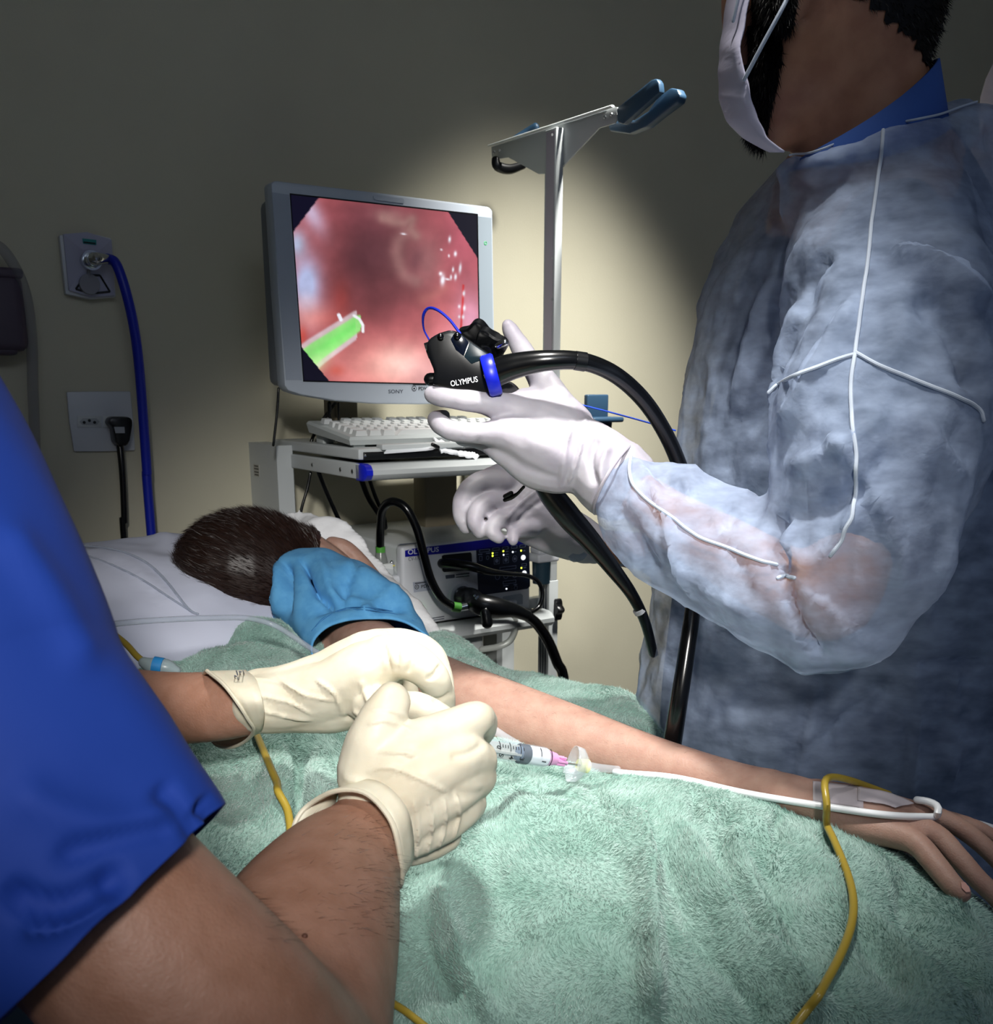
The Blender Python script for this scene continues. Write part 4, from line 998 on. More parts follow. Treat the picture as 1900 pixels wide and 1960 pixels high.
for k, ln in enumerate(([(598, 1208), (620, 1184), (655, 1170), (700, 1168), (750, 1176), (790, 1190), (812, 1198)], [(605, 1200), (630, 1180), (660, 1166), (700, 1163), (750, 1171), (795, 1186)])):
    pts = [hit(sb, x, y, .0012) for x, y in ln]; pts = [p for p in pts if p is not None]
    mb = MB(); mb.tube(pts, .0007, 6, 6); make(mb, 'hem_stitch', M['thread'], sh)
# mouth guard seen at the lips
mb = MB(); mb.ptube([(752, 1128, 1.41, 7), (764, 1140, 1.40, 8), (770, 1150, 1.395, 7)], 12); mg = make(mb, 'mouth_guard', M['coral'], label='coral mouth guard with a green tab at the patient lips', cat='mouth guard')
mb = MB(); mb.ptube([(757, 1127, 1.395, 3), (762, 1131, 1.39, 3)], 8); make(mb, 'tab', M['green'], mg)

# ------------------------------------------------------------------ blanket
BC = [
 [(150, 1360, 1.20), (170, 1310, 1.15), (200, 1330, 1.07), (220, 1430, .95), (240, 1530, .84), (240, 1660, .71), (220, 1900, .60), (200, 2400, .50)],
 [(262, 1330, 1.26), (268, 1285, 1.21), (300, 1310, 1.10), (310, 1430, .96), (320, 1530, .84), (320, 1660, .71), (310, 1900, .60), (300, 2400, .50)],
 [(350, 1265, 1.36), (345, 1226, 1.32), (375, 1265, 1.17), (400, 1430, .945), (420, 1520, .835), (420, 1640, .715), (420, 1900, .60), (420, 2400, .50)],
 [(470, 1225, 1.37), (470, 1183, 1.33), (490, 1250, 1.17), (505, 1425, .93), (510, 1505, .835), (515, 1640, .71), (530, 1900, .60), (540, 2400, .50)],
 [(560, 1240, 1.37), (555, 1190, 1.335), (598, 1262, 1.18), (582, 1430, .945), (582, 1520, .835), (600, 1650, .71), (640, 1900, .60), (650, 2400, .50)],
 [(720, 1270, 1.35), (725, 1245, 1.32), (720, 1330, 1.14), (690, 1435, .925), (690, 1530, .80), (710, 1680, .68), (730, 1930, .585), (740, 2400, .49)],
 [(850, 1250, 1.37), (850, 1212, 1.33), (850, 1340, 1.10), (840, 1460, .875), (845, 1570, .755), (840, 1710, .655), (840, 1960, .57), (840, 2400, .48)],
 [(985, 1330, 1.30), (955, 1280, 1.27), (975, 1385, 1.02), (985, 1470, .845), (990, 1570, .74), (990, 1710, .65), (990, 1960, .565), (990, 2400, .48)],
 [(1110, 1345, 1.24), (1085, 1297, 1.20), (1100, 1415, .97), (1110, 1492, .825), (1115, 1580, .735), (1120, 1720, .645), (1130, 1960, .56), (1130, 2400, .475)],
 [(1235, 1420, 1.15), (1200, 1325, 1.12), (1235, 1440, .93), (1230, 1507, .805), (1240, 1600, .72), (1250, 1730, .64), (1260, 1960, .555), (1270, 2400, .47)],
 [(1345, 1500, 1.02), (1310, 1445, 1.0), (1335, 1490, .89), (1345, 1522, .79), (1360, 1615, .705), (1380, 1740, .63), (1400, 1960, .55), (1410, 2400, .465)],
 [(1480, 1580, .93), (1460, 1540, .90), (1475, 1535, .84), (1480, 1552, .775), (1500, 1640, .695), (1520, 1760, .62), (1540, 1960, .545), (1550, 2400, .46)],
 [(1640, 1640, .88), (1630, 1610, .85), (1635, 1600, .81), (1640, 1608, .755), (1650, 1680, .685), (1670, 1790, .615), (1690, 1960, .54), (1700, 2400, .455)],
 [(1785, 1720, .84), (1780, 1690, .81), (1783, 1675, .77), (1785, 1682, .725), (1800, 1745, .67), (1815, 1840, .605), (1840, 1990, .54), (1850, 2400, .45)],
 [(1960, 1830, .80), (1955, 1800, .77), (1960, 1785, .73), (1965, 1790, .695), (1980, 1845, .645), (1990, 1930, .59), (2010, 2080, .53), (2020, 2450, .45)],
 [(2250, 2000, .78), (2250, 1970, .74), (2250, 1955, .70), (2250, 1960, .665), (2260, 2010, .61), (2270, 2100, .56), (2290, 2250, .50), (2300, 2600, .43)]]
g3 = np.array([[P(*q) for q in c] for c in BC])          # columns x rows
g3[:, 0, 2] -= .05
gf = catmull(g3.reshape(len(BC), -1), 16).reshape(-1, 8, 3)
gf = np.array([catmull(c, 22) for c in gf])
nc, nr_ = gf.shape[:2]
me = bpy.data.meshes.new('blanket')
me.from_pydata(gf.reshape(-1, 3).tolist(), [], [(i * nr_ + j, (i + 1) * nr_ + j, (i + 1) * nr_ + j + 1, i * nr_ + j + 1) for i in range(nc - 1) for j in range(nr_ - 1)])
fix_normals(me)
if get_no(me)[nr_ * 60 + 90][2] < 0:
    me.flip_normals()
crumple(me, .012, 7, seed=2.2)
FO = [([(1200, 1540), (1238, 1620), (1252, 1740), (1262, 1960)], 26, .018, -1), ([(1290, 1560), (1380, 1720), (1500, 1850), (1620, 1965)], 26, .014, -1), ([(1250, 1600), (1330, 1760), (1430, 1900), (1480, 1980)], 18, -.010, 0),
      ([(1400, 1560), (1430, 1680), (1500, 1800)], 20, .009, -1), ([(1360, 1560), (1400, 1690), (1470, 1830)], 16, -.009, 0), ([(1460, 1580), (1480, 1700), (1560, 1830)], 16, -.007, 0), ([(1560, 1610), (1640, 1740), (1760, 1850), (1880, 1960)], 24, .010, -1),
      ([(1600, 1660), (1660, 1800), (1740, 1900)], 18, -.009, 0), ([(1735, 1660), (1745, 1760), (1800, 1830), (1880, 1900)], 20, -.012, 0), ([(1790, 1720), (1860, 1810), (1920, 1880)], 22, .008, 0),
      ([(840, 1690), (870, 1760), (900, 1850), (960, 1960)], 16, .011, -1), ([(800, 1760), (830, 1850), (870, 1920)], 20, -.014, 0), ([(950, 1560), (1040, 1560), (1130, 1590), (1200, 1650), (1235, 1740)], 30, .009, 1), ([(900, 1620), (960, 1700), (1000, 1840)], 40, -.008, 0),
      ([(1000, 1520), (1100, 1530), (1180, 1560)], 12, -.006, 0), ([(1030, 1500), (1060, 1515), (1120, 1520)], 12, .006, 0), ([(1130, 1500), (1150, 1530), (1180, 1570)], 10, -.007, 0),
      ([(1392, 1530), (1396, 1545), (1402, 1580)], 9, -.016, 0), ([(1330, 1505), (1330, 1530), (1340, 1570)], 9, -.014, 0), ([(1484, 1550), (1490, 1570), (1500, 1610)], 9, -.013, 0), ([(1570, 1585), (1580, 1610), (1600, 1660)], 9, -.010, 0),
      ([(575, 1420), (568, 1500), (572, 1580), (600, 1660)], 14, -.03, 0), ([(530, 1430), (540, 1500), (545, 1580)], 22, .012, 0), ([(640, 1440), (610, 1500), (620, 1580)], 22, .014, 0), ([(440, 1450), (500, 1480), (540, 1560), (560, 1650)], 22, .010, 0),
      ([(300, 1262), (400, 1235), (480, 1222), (580, 1245)], 9, -.012, 0), ([(330, 1290), (420, 1252), (500, 1243), (590, 1262)], 8, .008, 0), ([(400, 1200), (470, 1190), (560, 1215)], 9, .008, 0),
      ([(820, 1248), (880, 1254), (930, 1268), (960, 1290)], 5, -.010, 0), ([(830, 1264), (880, 1268), (925, 1282)], 5, .007, 0), ([(815, 1226), (870, 1230), (920, 1246)], 7, .007, 0), ([(1020, 1312), (1100, 1318), (1180, 1340)], 12, -.006, 0), ([(1000, 1300), (1080, 1303), (1150, 1312)], 10, .005, 0)]
fold(me, [(a, b * 1.25, c * 1.3, d) for a, b, c, d in FO])
crumple(me, .0035, 34, seed=8)
crumple(me, .0018, 95, seed=4)
bl = finish(me, 'blanket', M['blanket'], angle=180, label='seafoam green fleece blanket draped over the patient body', cat='blanket')
lco, lfa = world_arrays(bl)
def pile_lean(p, n):
    a = 2.2 * np.sin(p[:, 0] * 11 + 2.1 * np.sin(p[:, 2] * 17 + p[:, 1] * 9)) + 1.7 * np.sin(p[:, 1] * 23 + p[:, 0] * 31) + 1.3 * np.sin(p[:, 0] * 63 - p[:, 2] * 47 + p[:, 1] * 20)
    d = np.stack([np.cos(a), np.sin(a) * .5, np.sin(a) * .8], 1); d = d - n * (d * n).sum(1)[:, None]
    return nrm(d) * 1.1
def in_view(c, nn):
    q = proj(c); return ((q[:, 0] > -100) & (q[:, 0] < 2050) & (q[:, 1] < 2150)) * 1.0
nn_flip = 1.0
t0_, t1_, t2_ = (lco[[f[k] for f in lfa[:1]]][0] for k in range(3))
n0 = np.cross(lco[lfa[60 * (nr_ - 1) + 90][1]] - lco[lfa[60 * (nr_ - 1) + 90][0]], lco[lfa[60 * (nr_ - 1) + 90][2]] - lco[lfa[60 * (nr_ - 1) + 90][0]])
if n0[2] < 0: lfa = [f[::-1] for f in lfa]
fur(lco, lfa, 430000, .0040, .00075, pile_lean, 'pile', M['fleece'], bl, normal=.75, jitter=.33, keep=in_view)
# ------------------------------------------------------------------ doctor holding the endoscope
doc = thing('person', P(1650, 1500, 1.08) * np.array([1, 1, 0]), 'standing person in a translucent white gown, mask and gloves holding the endoscope', 'person')
TR = [(215, 1640, 1850, .06), (300, 1520, 1895, .11), (400, 1432, 1935, .155), (540, 1366, 1965, .185), (700, 1333, 1990, .20), (900, 1293, 2000, .205), (1100, 1245, 2000, .21), (1310, 1220, 2010, .215), (1650, 1200, 2020, .22), (2050, 1180, 2030, .22)]
def torso(k, dz=0.0):
    rings, t = [], np.linspace(0, 2 * math.pi, 40, endpoint=False)
    rows = []
    for py, l, r, ry in TR:
        a, b = P(l, py, 1.10), P(r, py, 1.10); rows.append(((a + b) / 2, (b[0] - a[0]) / 2, ry))
    last = rows[-1]; rows.append((np.array([last[0][0], last[0][1], .48]), last[1] * 1.05, .22))
    for c, rx, ry in rows:
        s = 1 - k / max(rx, .02); s2 = 1 - k / max(ry, .02)
        rings.append(np.array([c + np.array([rx * max(s, .3) * math.cos(q), ry * max(s2, .3) * math.sin(q), 0]) for q in t]))
    return rings
ARM = [(1700, 400, .99, 150), (1695, 520, .93, 185), (1685, 680, .875, 200), (1678, 800, .84, 204), (1660, 930, .815, 190), (1632, 1050, .80, 165), (1600, 1150, .795, 132)]
FOR = [(1600, 1165, .795, 128), (1530, 1135, .81, 120), (1440, 1090, .84, 118), (1360, 1042, .87, 120), (1290, 1000, .90, 116), (1228, 960, .925, 98), (1195, 934, .94, 70), (1170, 914, .948, 56)]
FAR = [(1560, 420, 1.24, 110), (1480, 700, 1.27, 110), (1400, 960, 1.25, 95), (1260, 1050, 1.20, 60), (1170, 1048, 1.17, 44), (1105, 1040, 1.16, 36)]
mb = MB(); mb.rings(torso(0)); mb.ptube(ARM, 28, 6); mb.ptube(FOR, 28, 6); mb.ptube(FAR, 20, 5)
mb.ptube([(1512, 325, .985, 20), (1560, 318, .935, 24), (1640, 297, .912, 30), (1730, 270, .912, 32), (1810, 252, .94, 32), (1870, 262, 1.0, 40), (1830, 250, 1.07, 30), (1700, 290, 1.09, 30), (1560, 330, 1.05, 26), (1512, 330, 1.0, 20)], 14)
mb.ptube([(1560, 380, .98, 60), (1660, 350, .97, 70), (1780, 330, .97, 80), (1860, 350, 1.0, 90)], 16)
me = remesh(mb, .0065, 9)
crumple(me, .016, 6.5, (1.3, 1.3, .7), seed=1.3)
crumple(me, .007, 17, (1, 1, .6), seed=7.3, ridged=True)
GF = [([(1640, 560), (1560, 700), (1490, 830)], 26, .012, 1), ([(1600, 480), (1540, 540), (1480, 620)], 22, -.012, -1), ([(1560, 520), (1490, 680), (1430, 840)], 20, -.012, 0), ([(1480, 520), (1440, 640), (1400, 800)], 22, .010, 1), ([(1700, 480), (1800, 500), (1900, 580)], 26, .012, -1), ([(1750, 540), (1830, 640), (1880, 760)], 26, -.014, 0),
      ([(1480, 980), (1560, 985), (1640, 940), (1720, 840)], 20, -.010, 0), ([(1480, 1000), (1545, 1080), (1570, 1068), (1620, 1010), (1640, 930)], 12, .010, 0), ([(1560, 800), (1620, 880), (1700, 1000), (1720, 1150)], 24, .009, 1), ([(1500, 900), (1600, 860), (1700, 780)], 18, .008, 0),
      ([(1490, 985), (1488, 1060), (1500, 1110)], 10, -.020, 0), ([(1500, 1110), (1520, 1180), (1570, 1270)], 12, -.014, 1), ([(1520, 1110), (1600, 1180), (1640, 1240)], 10, .009, 0), ([(1740, 760), (1800, 880), (1850, 930)], 22, .010, 0),
      ([(1210, 870), (1260, 960), (1300, 1080), (1330, 1150)], 12, .008, 1), ([(1230, 870), (1280, 920), (1340, 960)], 12, -.009, 0), ([(1180, 960), (1220, 1040), (1260, 1110)], 14, -.010, 0), ([(1390, 960), (1400, 985), (1380, 1010)], 12, -.012, 0), ([(1330, 980), (1400, 1060), (1440, 1150)], 16, -.006, 0), ([(1250, 1000), (1310, 1090), (1400, 1160), (1480, 1200)], 16, .006, 0),
      ([(1750, 1260), (1745, 1400), (1740, 1560)], 10, .010, 1), ([(1830, 1270), (1825, 1400), (1820, 1540)], 12, .008, -1), ([(1560, 1300), (1540, 1420), (1525, 1520)], 12, .007, 1), ([(1700, 1300), (1640, 1360), (1560, 1420)], 14, -.010, 0), ([(1880, 980), (1800, 1100), (1760, 1240)], 16, .008, -1), ([(1750, 1275), (1840, 1268), (1900, 1262)], 7, -.009, 0), ([(1620, 1290), (1560, 1400), (1400, 1440)], 16, .006, 0)]
fold(me, GF)
crumple(me, .0022, 60, seed=9)
gown = finish(me, 'gown', M['gown'], doc, angle=180)
GB = bvh_of(gown)
SM = [('seam', [(1690, 252), (1682, 330), (1668, 430), (1658, 520), (1645, 600), (1636, 680)]), ('seam', [(1636, 680), (1628, 740), (1632, 820), (1638, 900), (1634, 970), (1610, 1030), (1588, 1062)]), ('seam', [(1636, 680), (1600, 690), (1540, 712), (1492, 735), (1472, 752)]), ('seam', [(1636, 676), (1680, 700), (1760, 732), (1840, 765), (1872, 785), (1880, 805)]),
      ('seam', [(1210, 862), (1206, 905), (1225, 945), (1290, 995), (1340, 1030), (1400, 1052), (1450, 1072), (1484, 1082)]), ('seam', [(1488, 1108), (1505, 1104), (1522, 1106)]),
      ('neck_binding', [(1512, 306), (1540, 300), (1600, 282), (1690, 250), (1760, 228), (1800, 216), (1868, 210)])]
def top_edge(x, y):                                    # climbs to the last near point of the gown at its neck edge
    best = None
    for yy in np.arange(y + 60, y - 40, -3.0):
        h_ = hit(GB, x, yy, .0028)
        if h_ is None or h_[1] > .985: break
        best = h_
    return best
for nm, ln in SM:
    pts = [(hit(GB, x, y, .0012) if nm == 'seam' else top_edge(x, y)) for x, y in catmull(np.array(ln, float), 3)]; pts = np.array([p for p in pts if p is not None])
    if nm != 'seam':
        for _ in range(3): pts[1:-1] = (pts[:-2] + 2 * pts[1:-1] + pts[2:]) / 4
    mb = MB(); mb.tube(pts, .0016 if nm == 'seam' else .0010, 8, 3); make(mb, nm, M['seam'], gown)
# clothes under the gown, which shows through
mb = MB(); mb.rings(torso(.03))
mb.ptube([(a, b, c, r * .62) for a, b, c, r in ARM[:5]] + [(1638, 1040, .805, 90)], 20); mb.ptube([(a, b, c, r * .6) for a, b, c, r in FAR[:3]], 16)
me = remesh(mb, .012, 5); un = finish(me, 'scrubs', M['under'], doc, angle=180)
# body: head, neck, arms, legs
mb = MB()
hc = P(1595, -20, .985)
mb.ball(hc, (.098, .078, .118), seg=28, rows=18)
mb.ball(P(1512, 90, .985), (.058, .056, .072), seg=24, rows=14)
mb.ptube([(1560, 120, .985, 95), (1505, 190, .985, 72), (1468, 240, .985, 40)], 16)
mb.ptube([(1540, 200, .985, 60), (1505, 262, .985, 30), (1490, 268, .985, 22)], 14)
mb.ptube([(1650, 40, .985, 118), (1648, 160, .99, 122), (1652, 260, 1.0, 135), (1660, 350, 1.02, 170)], 24)
mb.ptube([(1700, 0, .985, 85), (1690, 90, .985, 80)], 16)
mb.ball(P(1512, -30, .908), (.022, .012, .034), seg=14, rows=10)
mb.ball(P(1512, -30, 1.062), (.022, .012, .034), seg=14, rows=10)
mb.ptube([(1440, -70, .985, 16), (1428, -20, .985, 18), (1440, 30, .985, 26)], 12)
mb.ptube([(1655, 330, 1.03, 120), (1690, 420, .98, 90), (1685, 680, .875, 85), (1650, 960, .81, 78), (1600, 1150, .795, 74), (1500, 1118, .825, 74), (1380, 1050, .865, 66), (1270, 985, .91, 54), (1190, 928, .94, 48), (1120, 885, .96, 44)], 20)
mb.ptube([(1600, 350, 1.1, 100), (1560, 420, 1.24, 70), (1480, 700, 1.27, 65), (1400, 960, 1.25, 52), (1260, 1050, 1.20, 40), (1120, 1040, 1.16, 30)], 16)
mb.tube([P(1660, 400, 1.08), P(1660, 900, 1.10), P(1640, 1600, 1.10)], [.10, .11, .12], 20, 4)
pc_ = P(1640, 1600, 1.10)
for dy in (-.09, .09): mb.tube([pc_ + np.array([0, dy, 0]), np.array([pc_[0], pc_[1] + dy, .5]), np.array([pc_[0] + .01, pc_[1] + dy, .05])], [.085, .06, .04], 14, 4)
me = remesh(mb, .007, 5); db = finish(me, 'body', M['skin_dark'], doc, angle=180)
for dy in (-.09, .09):
    mb = MB(); mb.rbox(np.array([pc_[0] - .05, pc_[1] + dy, .045]), (.26, .09, .09), .03); make(mb, 'shoe', M['shoe'], doc)
dco, dfa = world_arrays(db); dpx = proj(dco); dno = get_no(db.data)
# cropped hair at the nape and dark beard
hl = (dco[:, 2] > P(1680, 50, .925)[2] + (dco[:, 0] - P(1680, 50, .925)[0]) * -.45) & (dco[:, 0] > P(1520, 0, .985)[0])
hl |= (dco[:, 2] > P(1500, -110, .985)[2])
hf = [f for f in dfa if all(hl[i] for i in f)]
hs = shell(dco, hf, dno, .0012, 'hair', M['hair_black'], doc); c_, f_ = world_arrays(hs)
down = lambda p, n: np.tile(np.array([.3, 0, -1.0]), (len(p), 1))
fur(c_, f_, 9000, .006, .0008, down, 'hair_strands', M['hair_black'], hs, normal=.6, jitter=.25)
xe = P(1508, 150, .925)[0]; zt1 = P(1450, -40, .93)[2]
bd = (dco[:, 0] < xe - (dco[:, 2] - P(1500, 200, .93)[2]) * .02) & (dco[:, 2] < zt1) & (dco[:, 2] > P(1500, 264, .95)[2]) & (dco[:, 0] > P(1418, 0, .985)[0]) & ((dco[:, 2] > P(1470, 200, .95)[2]) | (dco[:, 0] > P(1456, 240, .93)[0]))
bf = [f for f in dfa if all(bd[i] for i in f)]
bs = shell(dco, bf, dno, .002, 'beard', M['hair_black'], doc); c_, f_ = world_arrays(bs)
fur(c_, f_, 9000, .009, .0009, lambda p, n: np.tile(np.array([.25, 0, -1.0]), (len(p), 1)), 'beard_strands', M['hair_black'], bs, normal=.6, jitter=.3)
# face mask with ear loops
MR = [(-95, 1446, 1420), (-30, 1436, 1400), (40, 1424, 1390), (100, 1414, 1382), (150, 1427, 1380), (200, 1438, 1384), (240, 1454, 1402), (270, 1470, 1436), (292, 1500, 1478)]
rings = []
for py, e, s in MR:
    a, b, c = P(e, py, .922), P(s - 6, py, .985), P(e, py, 1.05)
    t = np.linspace(0, 1, 15)[:, None]; p = (a * (1 - t) ** 2 + 2 * (b * 2 - (a + c) / 2) * t * (1 - t) + c * t ** 2)
    rings.append(p)
fine = catmull(np.array(rings).reshape(len(rings), -1), 5).reshape(-1, 15, 3)
fine[..., 0] += .0004 * np.sin(np.arange(len(fine)) * 1.25)[:, None]
mb = MB(); mb.rings(list(fine), cap0=False, cap1=False, closed=False); mk = make(mb, 'face_mask', M['mask'], doc, angle=180)
so = mk.modifiers.new('thickness', 'SOLIDIFY'); so.thickness = .0016
mb = MB(); mb.tube([P(1424, 152, .921), P(1462, 80, .903), P(1500, 10, .893), P(1535, -60, .905)], .0017, 8, 5); make(mb, 'ear_loop', M['seam'], mk)
mb = MB(); mb.tube([P(1424, -60, .921), P(1412, 0, .925), P(1403, 40, .93)], .0015, 8, 5); make(mb, 'ear_loop', M['seam'], mk)
# shirt collar
up_, lo_ = [], []
f0, b0 = P(1520, 310, .985), P(1785, 118, .985); f1, b1 = P(1500, 330, .985), P(1806, 250, .985)
for q in np.linspace(0, 2 * math.pi, 40, endpoint=False):
    for acc, (f, b), hy in ((up_, (f0, b0), .069), (lo_, (f1, b1), .074)):
        c = (f + b) / 2; acc.append(c + (b - f) / 2 * math.cos(q) + np.array([0, hy * math.sin(q), (-.010 if acc is up_ else -.018) * math.sin(q) ** 2]))
mid = [(a + b) / 2 * 1.0 for a, b in zip(up_, lo_)]
mb = MB(); mb.rings([np.array(lo_), np.array(mid), np.array(up_)], cap0=False, cap1=False)
ck = make(mb, 'shirt_collar', M['collar'], doc, angle=180); so = ck.modifiers.new('thickness', 'SOLIDIFY'); so.thickness = .0025

M['eye_white'] = mat('eye_white', 'd8d4d0', .3); M['iris'] = mat('dark_iris', '1a0f0a', .2)
for yy in (.955, 1.015):
    e_ = P(1437, -82, yy) + np.array([.006, 0, 0]); mb = MB(); mb.ball(e_, .0115, seg=14, rows=10); eo_ = make(mb, 'eye', M['eye_white'], doc)
    mb = MB(); mb.ball(e_ + np.array([-.0075, 0, 0]), (.0045, .0055, .0055), seg=12, rows=8); make(mb, 'iris', M['iris'], eo_)
    mb = MB(); mb.tube([e_ + np.array([-.002, -.014, .017]), e_ + np.array([-.008, 0, .021]), e_ + np.array([-.002, .014, .017])], .0028, 8, 4); make(mb, 'eyebrow', M['hair_black'], doc)
# --- gloves
def glove(pieces, voxel, iters, m, parent, folds=(), rim=None, cr=(.0010, 60)):
    mb = MB()
    for q in pieces: mb.ptube(q, 16, 5)
    me = remesh(mb, voxel, iters); fold(me, list(folds)); crumple(me, cr[0], cr[1])
    return finish(me, 'glove', m, parent, angle=180)
LG = [[(1110, 850, .968, 52), (1045, 815, .965, 50), (985, 787, .965, 34), (930, 773, .955, 23), (885, 766, .952, 20.5), (850, 760, .955, 20), (828, 756, .96, 18)],
      [(1105, 880, .955, 58), (1040, 855, .948, 55), (970, 832, .948, 34), (918, 830, .945, 21), (872, 826, .948, 20.5), (845, 814, .958, 19.5), (834, 802, .975, 16), (850, 796, .992, 12)],
      [(1100, 895, .955, 50), (1030, 895, .955, 44), (975, 870, .957, 30), (930, 845, .965, 20), (885, 838, .985, 16)],
      [(1090, 820, .975, 50), (1062, 775, .985, 38), (1040, 732, 1.0, 29), (1012, 690, 1.01, 22), (990, 655, 1.015, 19), (976, 632, 1.02, 16), (972, 624, 1.02, 13)],
      [(1040, 770, .99, 30), (1000, 768, .985, 24), (980, 775, .975, 22)],
      [(1110, 862, .962, 66), (1135, 882, .957, 72), (1160, 905, .95, 76), (1178, 918, .947, 80)]]
lg = glove(LG, .0021, 7, M['glove_w'], doc, [([(1120, 796), (1112, 850), (1098, 900), (1082, 935)], 4, .0035, 0), ([(1098, 800), (1082, 860), (1072, 935)], 4, .0025, 0), ([(1048, 715), (1066, 735), (1090, 765)], 8, .002, 0), ([(1010, 800), (1060, 830), (1110, 860)], 12, -.002, 0), ([(1000, 840), (1050, 860), (1100, 890)], 14, .0015, 0), ([(917, 838), (912, 850)], 3, -.002, 0),
   ([(1145, 830), (1130, 880), (1140, 930)], 7, -.005, 0), ([(1165, 850), (1150, 900), (1160, 940)], 6, .004, 0), ([(1180, 850), (1165, 910), (1140, 960)], 7, -.004, 0)])
def rim(c, ax_, bx_, r, m, parent, name='cuff_rim', wob=.1, seed=0):
    a = np.linspace(0, 2 * math.pi, 41); p = P(*c)
    pts = [p + np.asarray(ax_) * math.cos(t) * (1 + wob * math.sin(3 * t + seed)) + np.asarray(bx_) * math.sin(t) * (1 + wob * math.cos(4 * t + seed)) for t in a]
    mb = MB(); mb.tube(pts, r, 8, 1, cap=None); return make(mb, name, m, parent)
ca, cb = P(1209, 852, .945), P(1136, 982, .945)
rim((1174, 918, .943), (ca - cb) / 2, np.array([.012, .045, -.006]), .0016, M['glove_w'], lg, wob=.03)
RG_ = [[(1135, 1042, 1.17, 38), (1070, 1008, 1.16, 48), (1010, 968, 1.155, 50), (965, 945, 1.155, 38)], [(1120, 1050, 1.165, 30), (1050, 1032, 1.155, 28), (1000, 1010, 1.15, 26)],
       [(965, 925, 1.145, 26), (920, 925, 1.135, 24), (890, 950, 1.125, 20), (882, 985, 1.12, 16), (892, 1008, 1.12, 14)], [(970, 960, 1.14, 24), (925, 968, 1.115, 19), (908, 995, 1.105, 16), (918, 1018, 1.105, 14)], [(1000, 985, 1.135, 22), (955, 996, 1.11, 17), (940, 1015, 1.10, 14), (955, 1030, 1.10, 12)],
       [(1020, 905, 1.17, 26), (975, 900, 1.16, 19), (935, 908, 1.15, 14)], [(985, 970, 1.14, 34), (940, 985, 1.13, 26)], [(1020, 1010, 1.13, 18), (985, 1018, 1.11, 14), (982, 1034, 1.105, 11)]]
rg = glove(RG_, .0024, 4, M['glove_w'], doc, [([(960, 1000), (1000, 960), (1040, 930)], 5, .003, 0), ([(980, 1010), (1020, 970), (1060, 945)], 5, -.003, 0)])

# ------------------------------------------------------------------ second gowned person at the right edge
p2 = thing('person', P(2150, 1500, 1.35) * np.array([1, 1, 0]), 'person in a pale gown mostly outside the right picture edge', 'person')
mb = MB(); t = np.linspace(0, 2 * math.pi, 32, endpoint=False); c = P(2006, 230, 1.52)
for_r = []
for z, rx, ry in ((.45, .22, .2), (.9, .21, .2), (1.25, .205, .19), (1.38, .19, .17), (1.48, .14, .12), (1.53, .07, .07)): for_r.append(np.array([np.array([c[0] + rx * math.cos(q), c[1] + ry * math.sin(q), z]) for q in t]))
mb.rings(for_r)
mb.tube([np.array([c[0] - .13, c[1] + .02, 1.42]), np.array([c[0] - .18, c[1] + .03, 1.2]), np.array([c[0] - .17, c[1] + .02, .98])], [.075, .07, .055], 18, 5)
me = remesh(mb, .012, 6); crumple(me, .012, 9, seed=4); finish(me, 'gown', M['gown'], p2, angle=180)
mb = MB(); mb.ball(np.array([c[0] + .0, c[1], 1.70]), (.085, .075, .115), seg=24, rows=16); mb.tube([np.array([c[0], c[1], 1.46]), np.array([c[0], c[1], 1.64])], .055, 16, 3)
mb.ball(np.array([c[0] - .085, c[1], 1.68]), (.018, .014, .022)); mb.tube([np.array([c[0], c[1], 1.45]), np.array([c[0], c[1], 1.2]), np.array([c[0], c[1], .8])], [.12, .15, .15], 18, 4)
mb.tube([np.array([c[0] - .17, c[1] + .02, 1.02]), np.array([c[0] - .168, c[1] + .02, .90])], [.032, .03], 12, 3)
for k in range(4): mb.tube([np.array([c[0] - .168, c[1] - .012 + .02 * k, .90]), np.array([c[0] - .166, c[1] - .012 + .021 * k, .85]), np.array([c[0] - .158, c[1] - .01 + .021 * k, .815 + .006 * abs(k - 1.5)])], .0085, 10, 3)
mb.tube([np.array([c[0] - .165, c[1] - .015, .94]), np.array([c[0] - .165, c[1] - .04, .90]), np.array([c[0] - .16, c[1] - .045, .87])], .0095, 10, 3)
for dy in (-.09, .09): mb.tube([np.array([c[0], c[1] + dy, .85]), np.array([c[0], c[1] + dy, .05])], [.08, .045], 12, 3)
me = remesh(mb, .01, 4); finish(me, 'body', M['skin_dark'], p2, angle=180)
mb = MB(); mb.ball(np.array([c[0] + .012, c[1], 1.735]), (.104, .092, .112), seg=24, rows=16); make(mb, 'cap', M['mask'], p2)
mb = MB(); mb.ball(np.array([c[0] - .055, c[1], 1.66]), (.045, .058, .055), seg=24, rows=14); make(mb, 'face_mask', M['mask'], p2)
for dy in (-.09, .09):
    mb = MB(); mb.rbox(np.array([c[0] - .05, c[1] + dy, .045]), (.26, .09, .09), .03); make(mb, 'shoe', M['shoe'], p2)
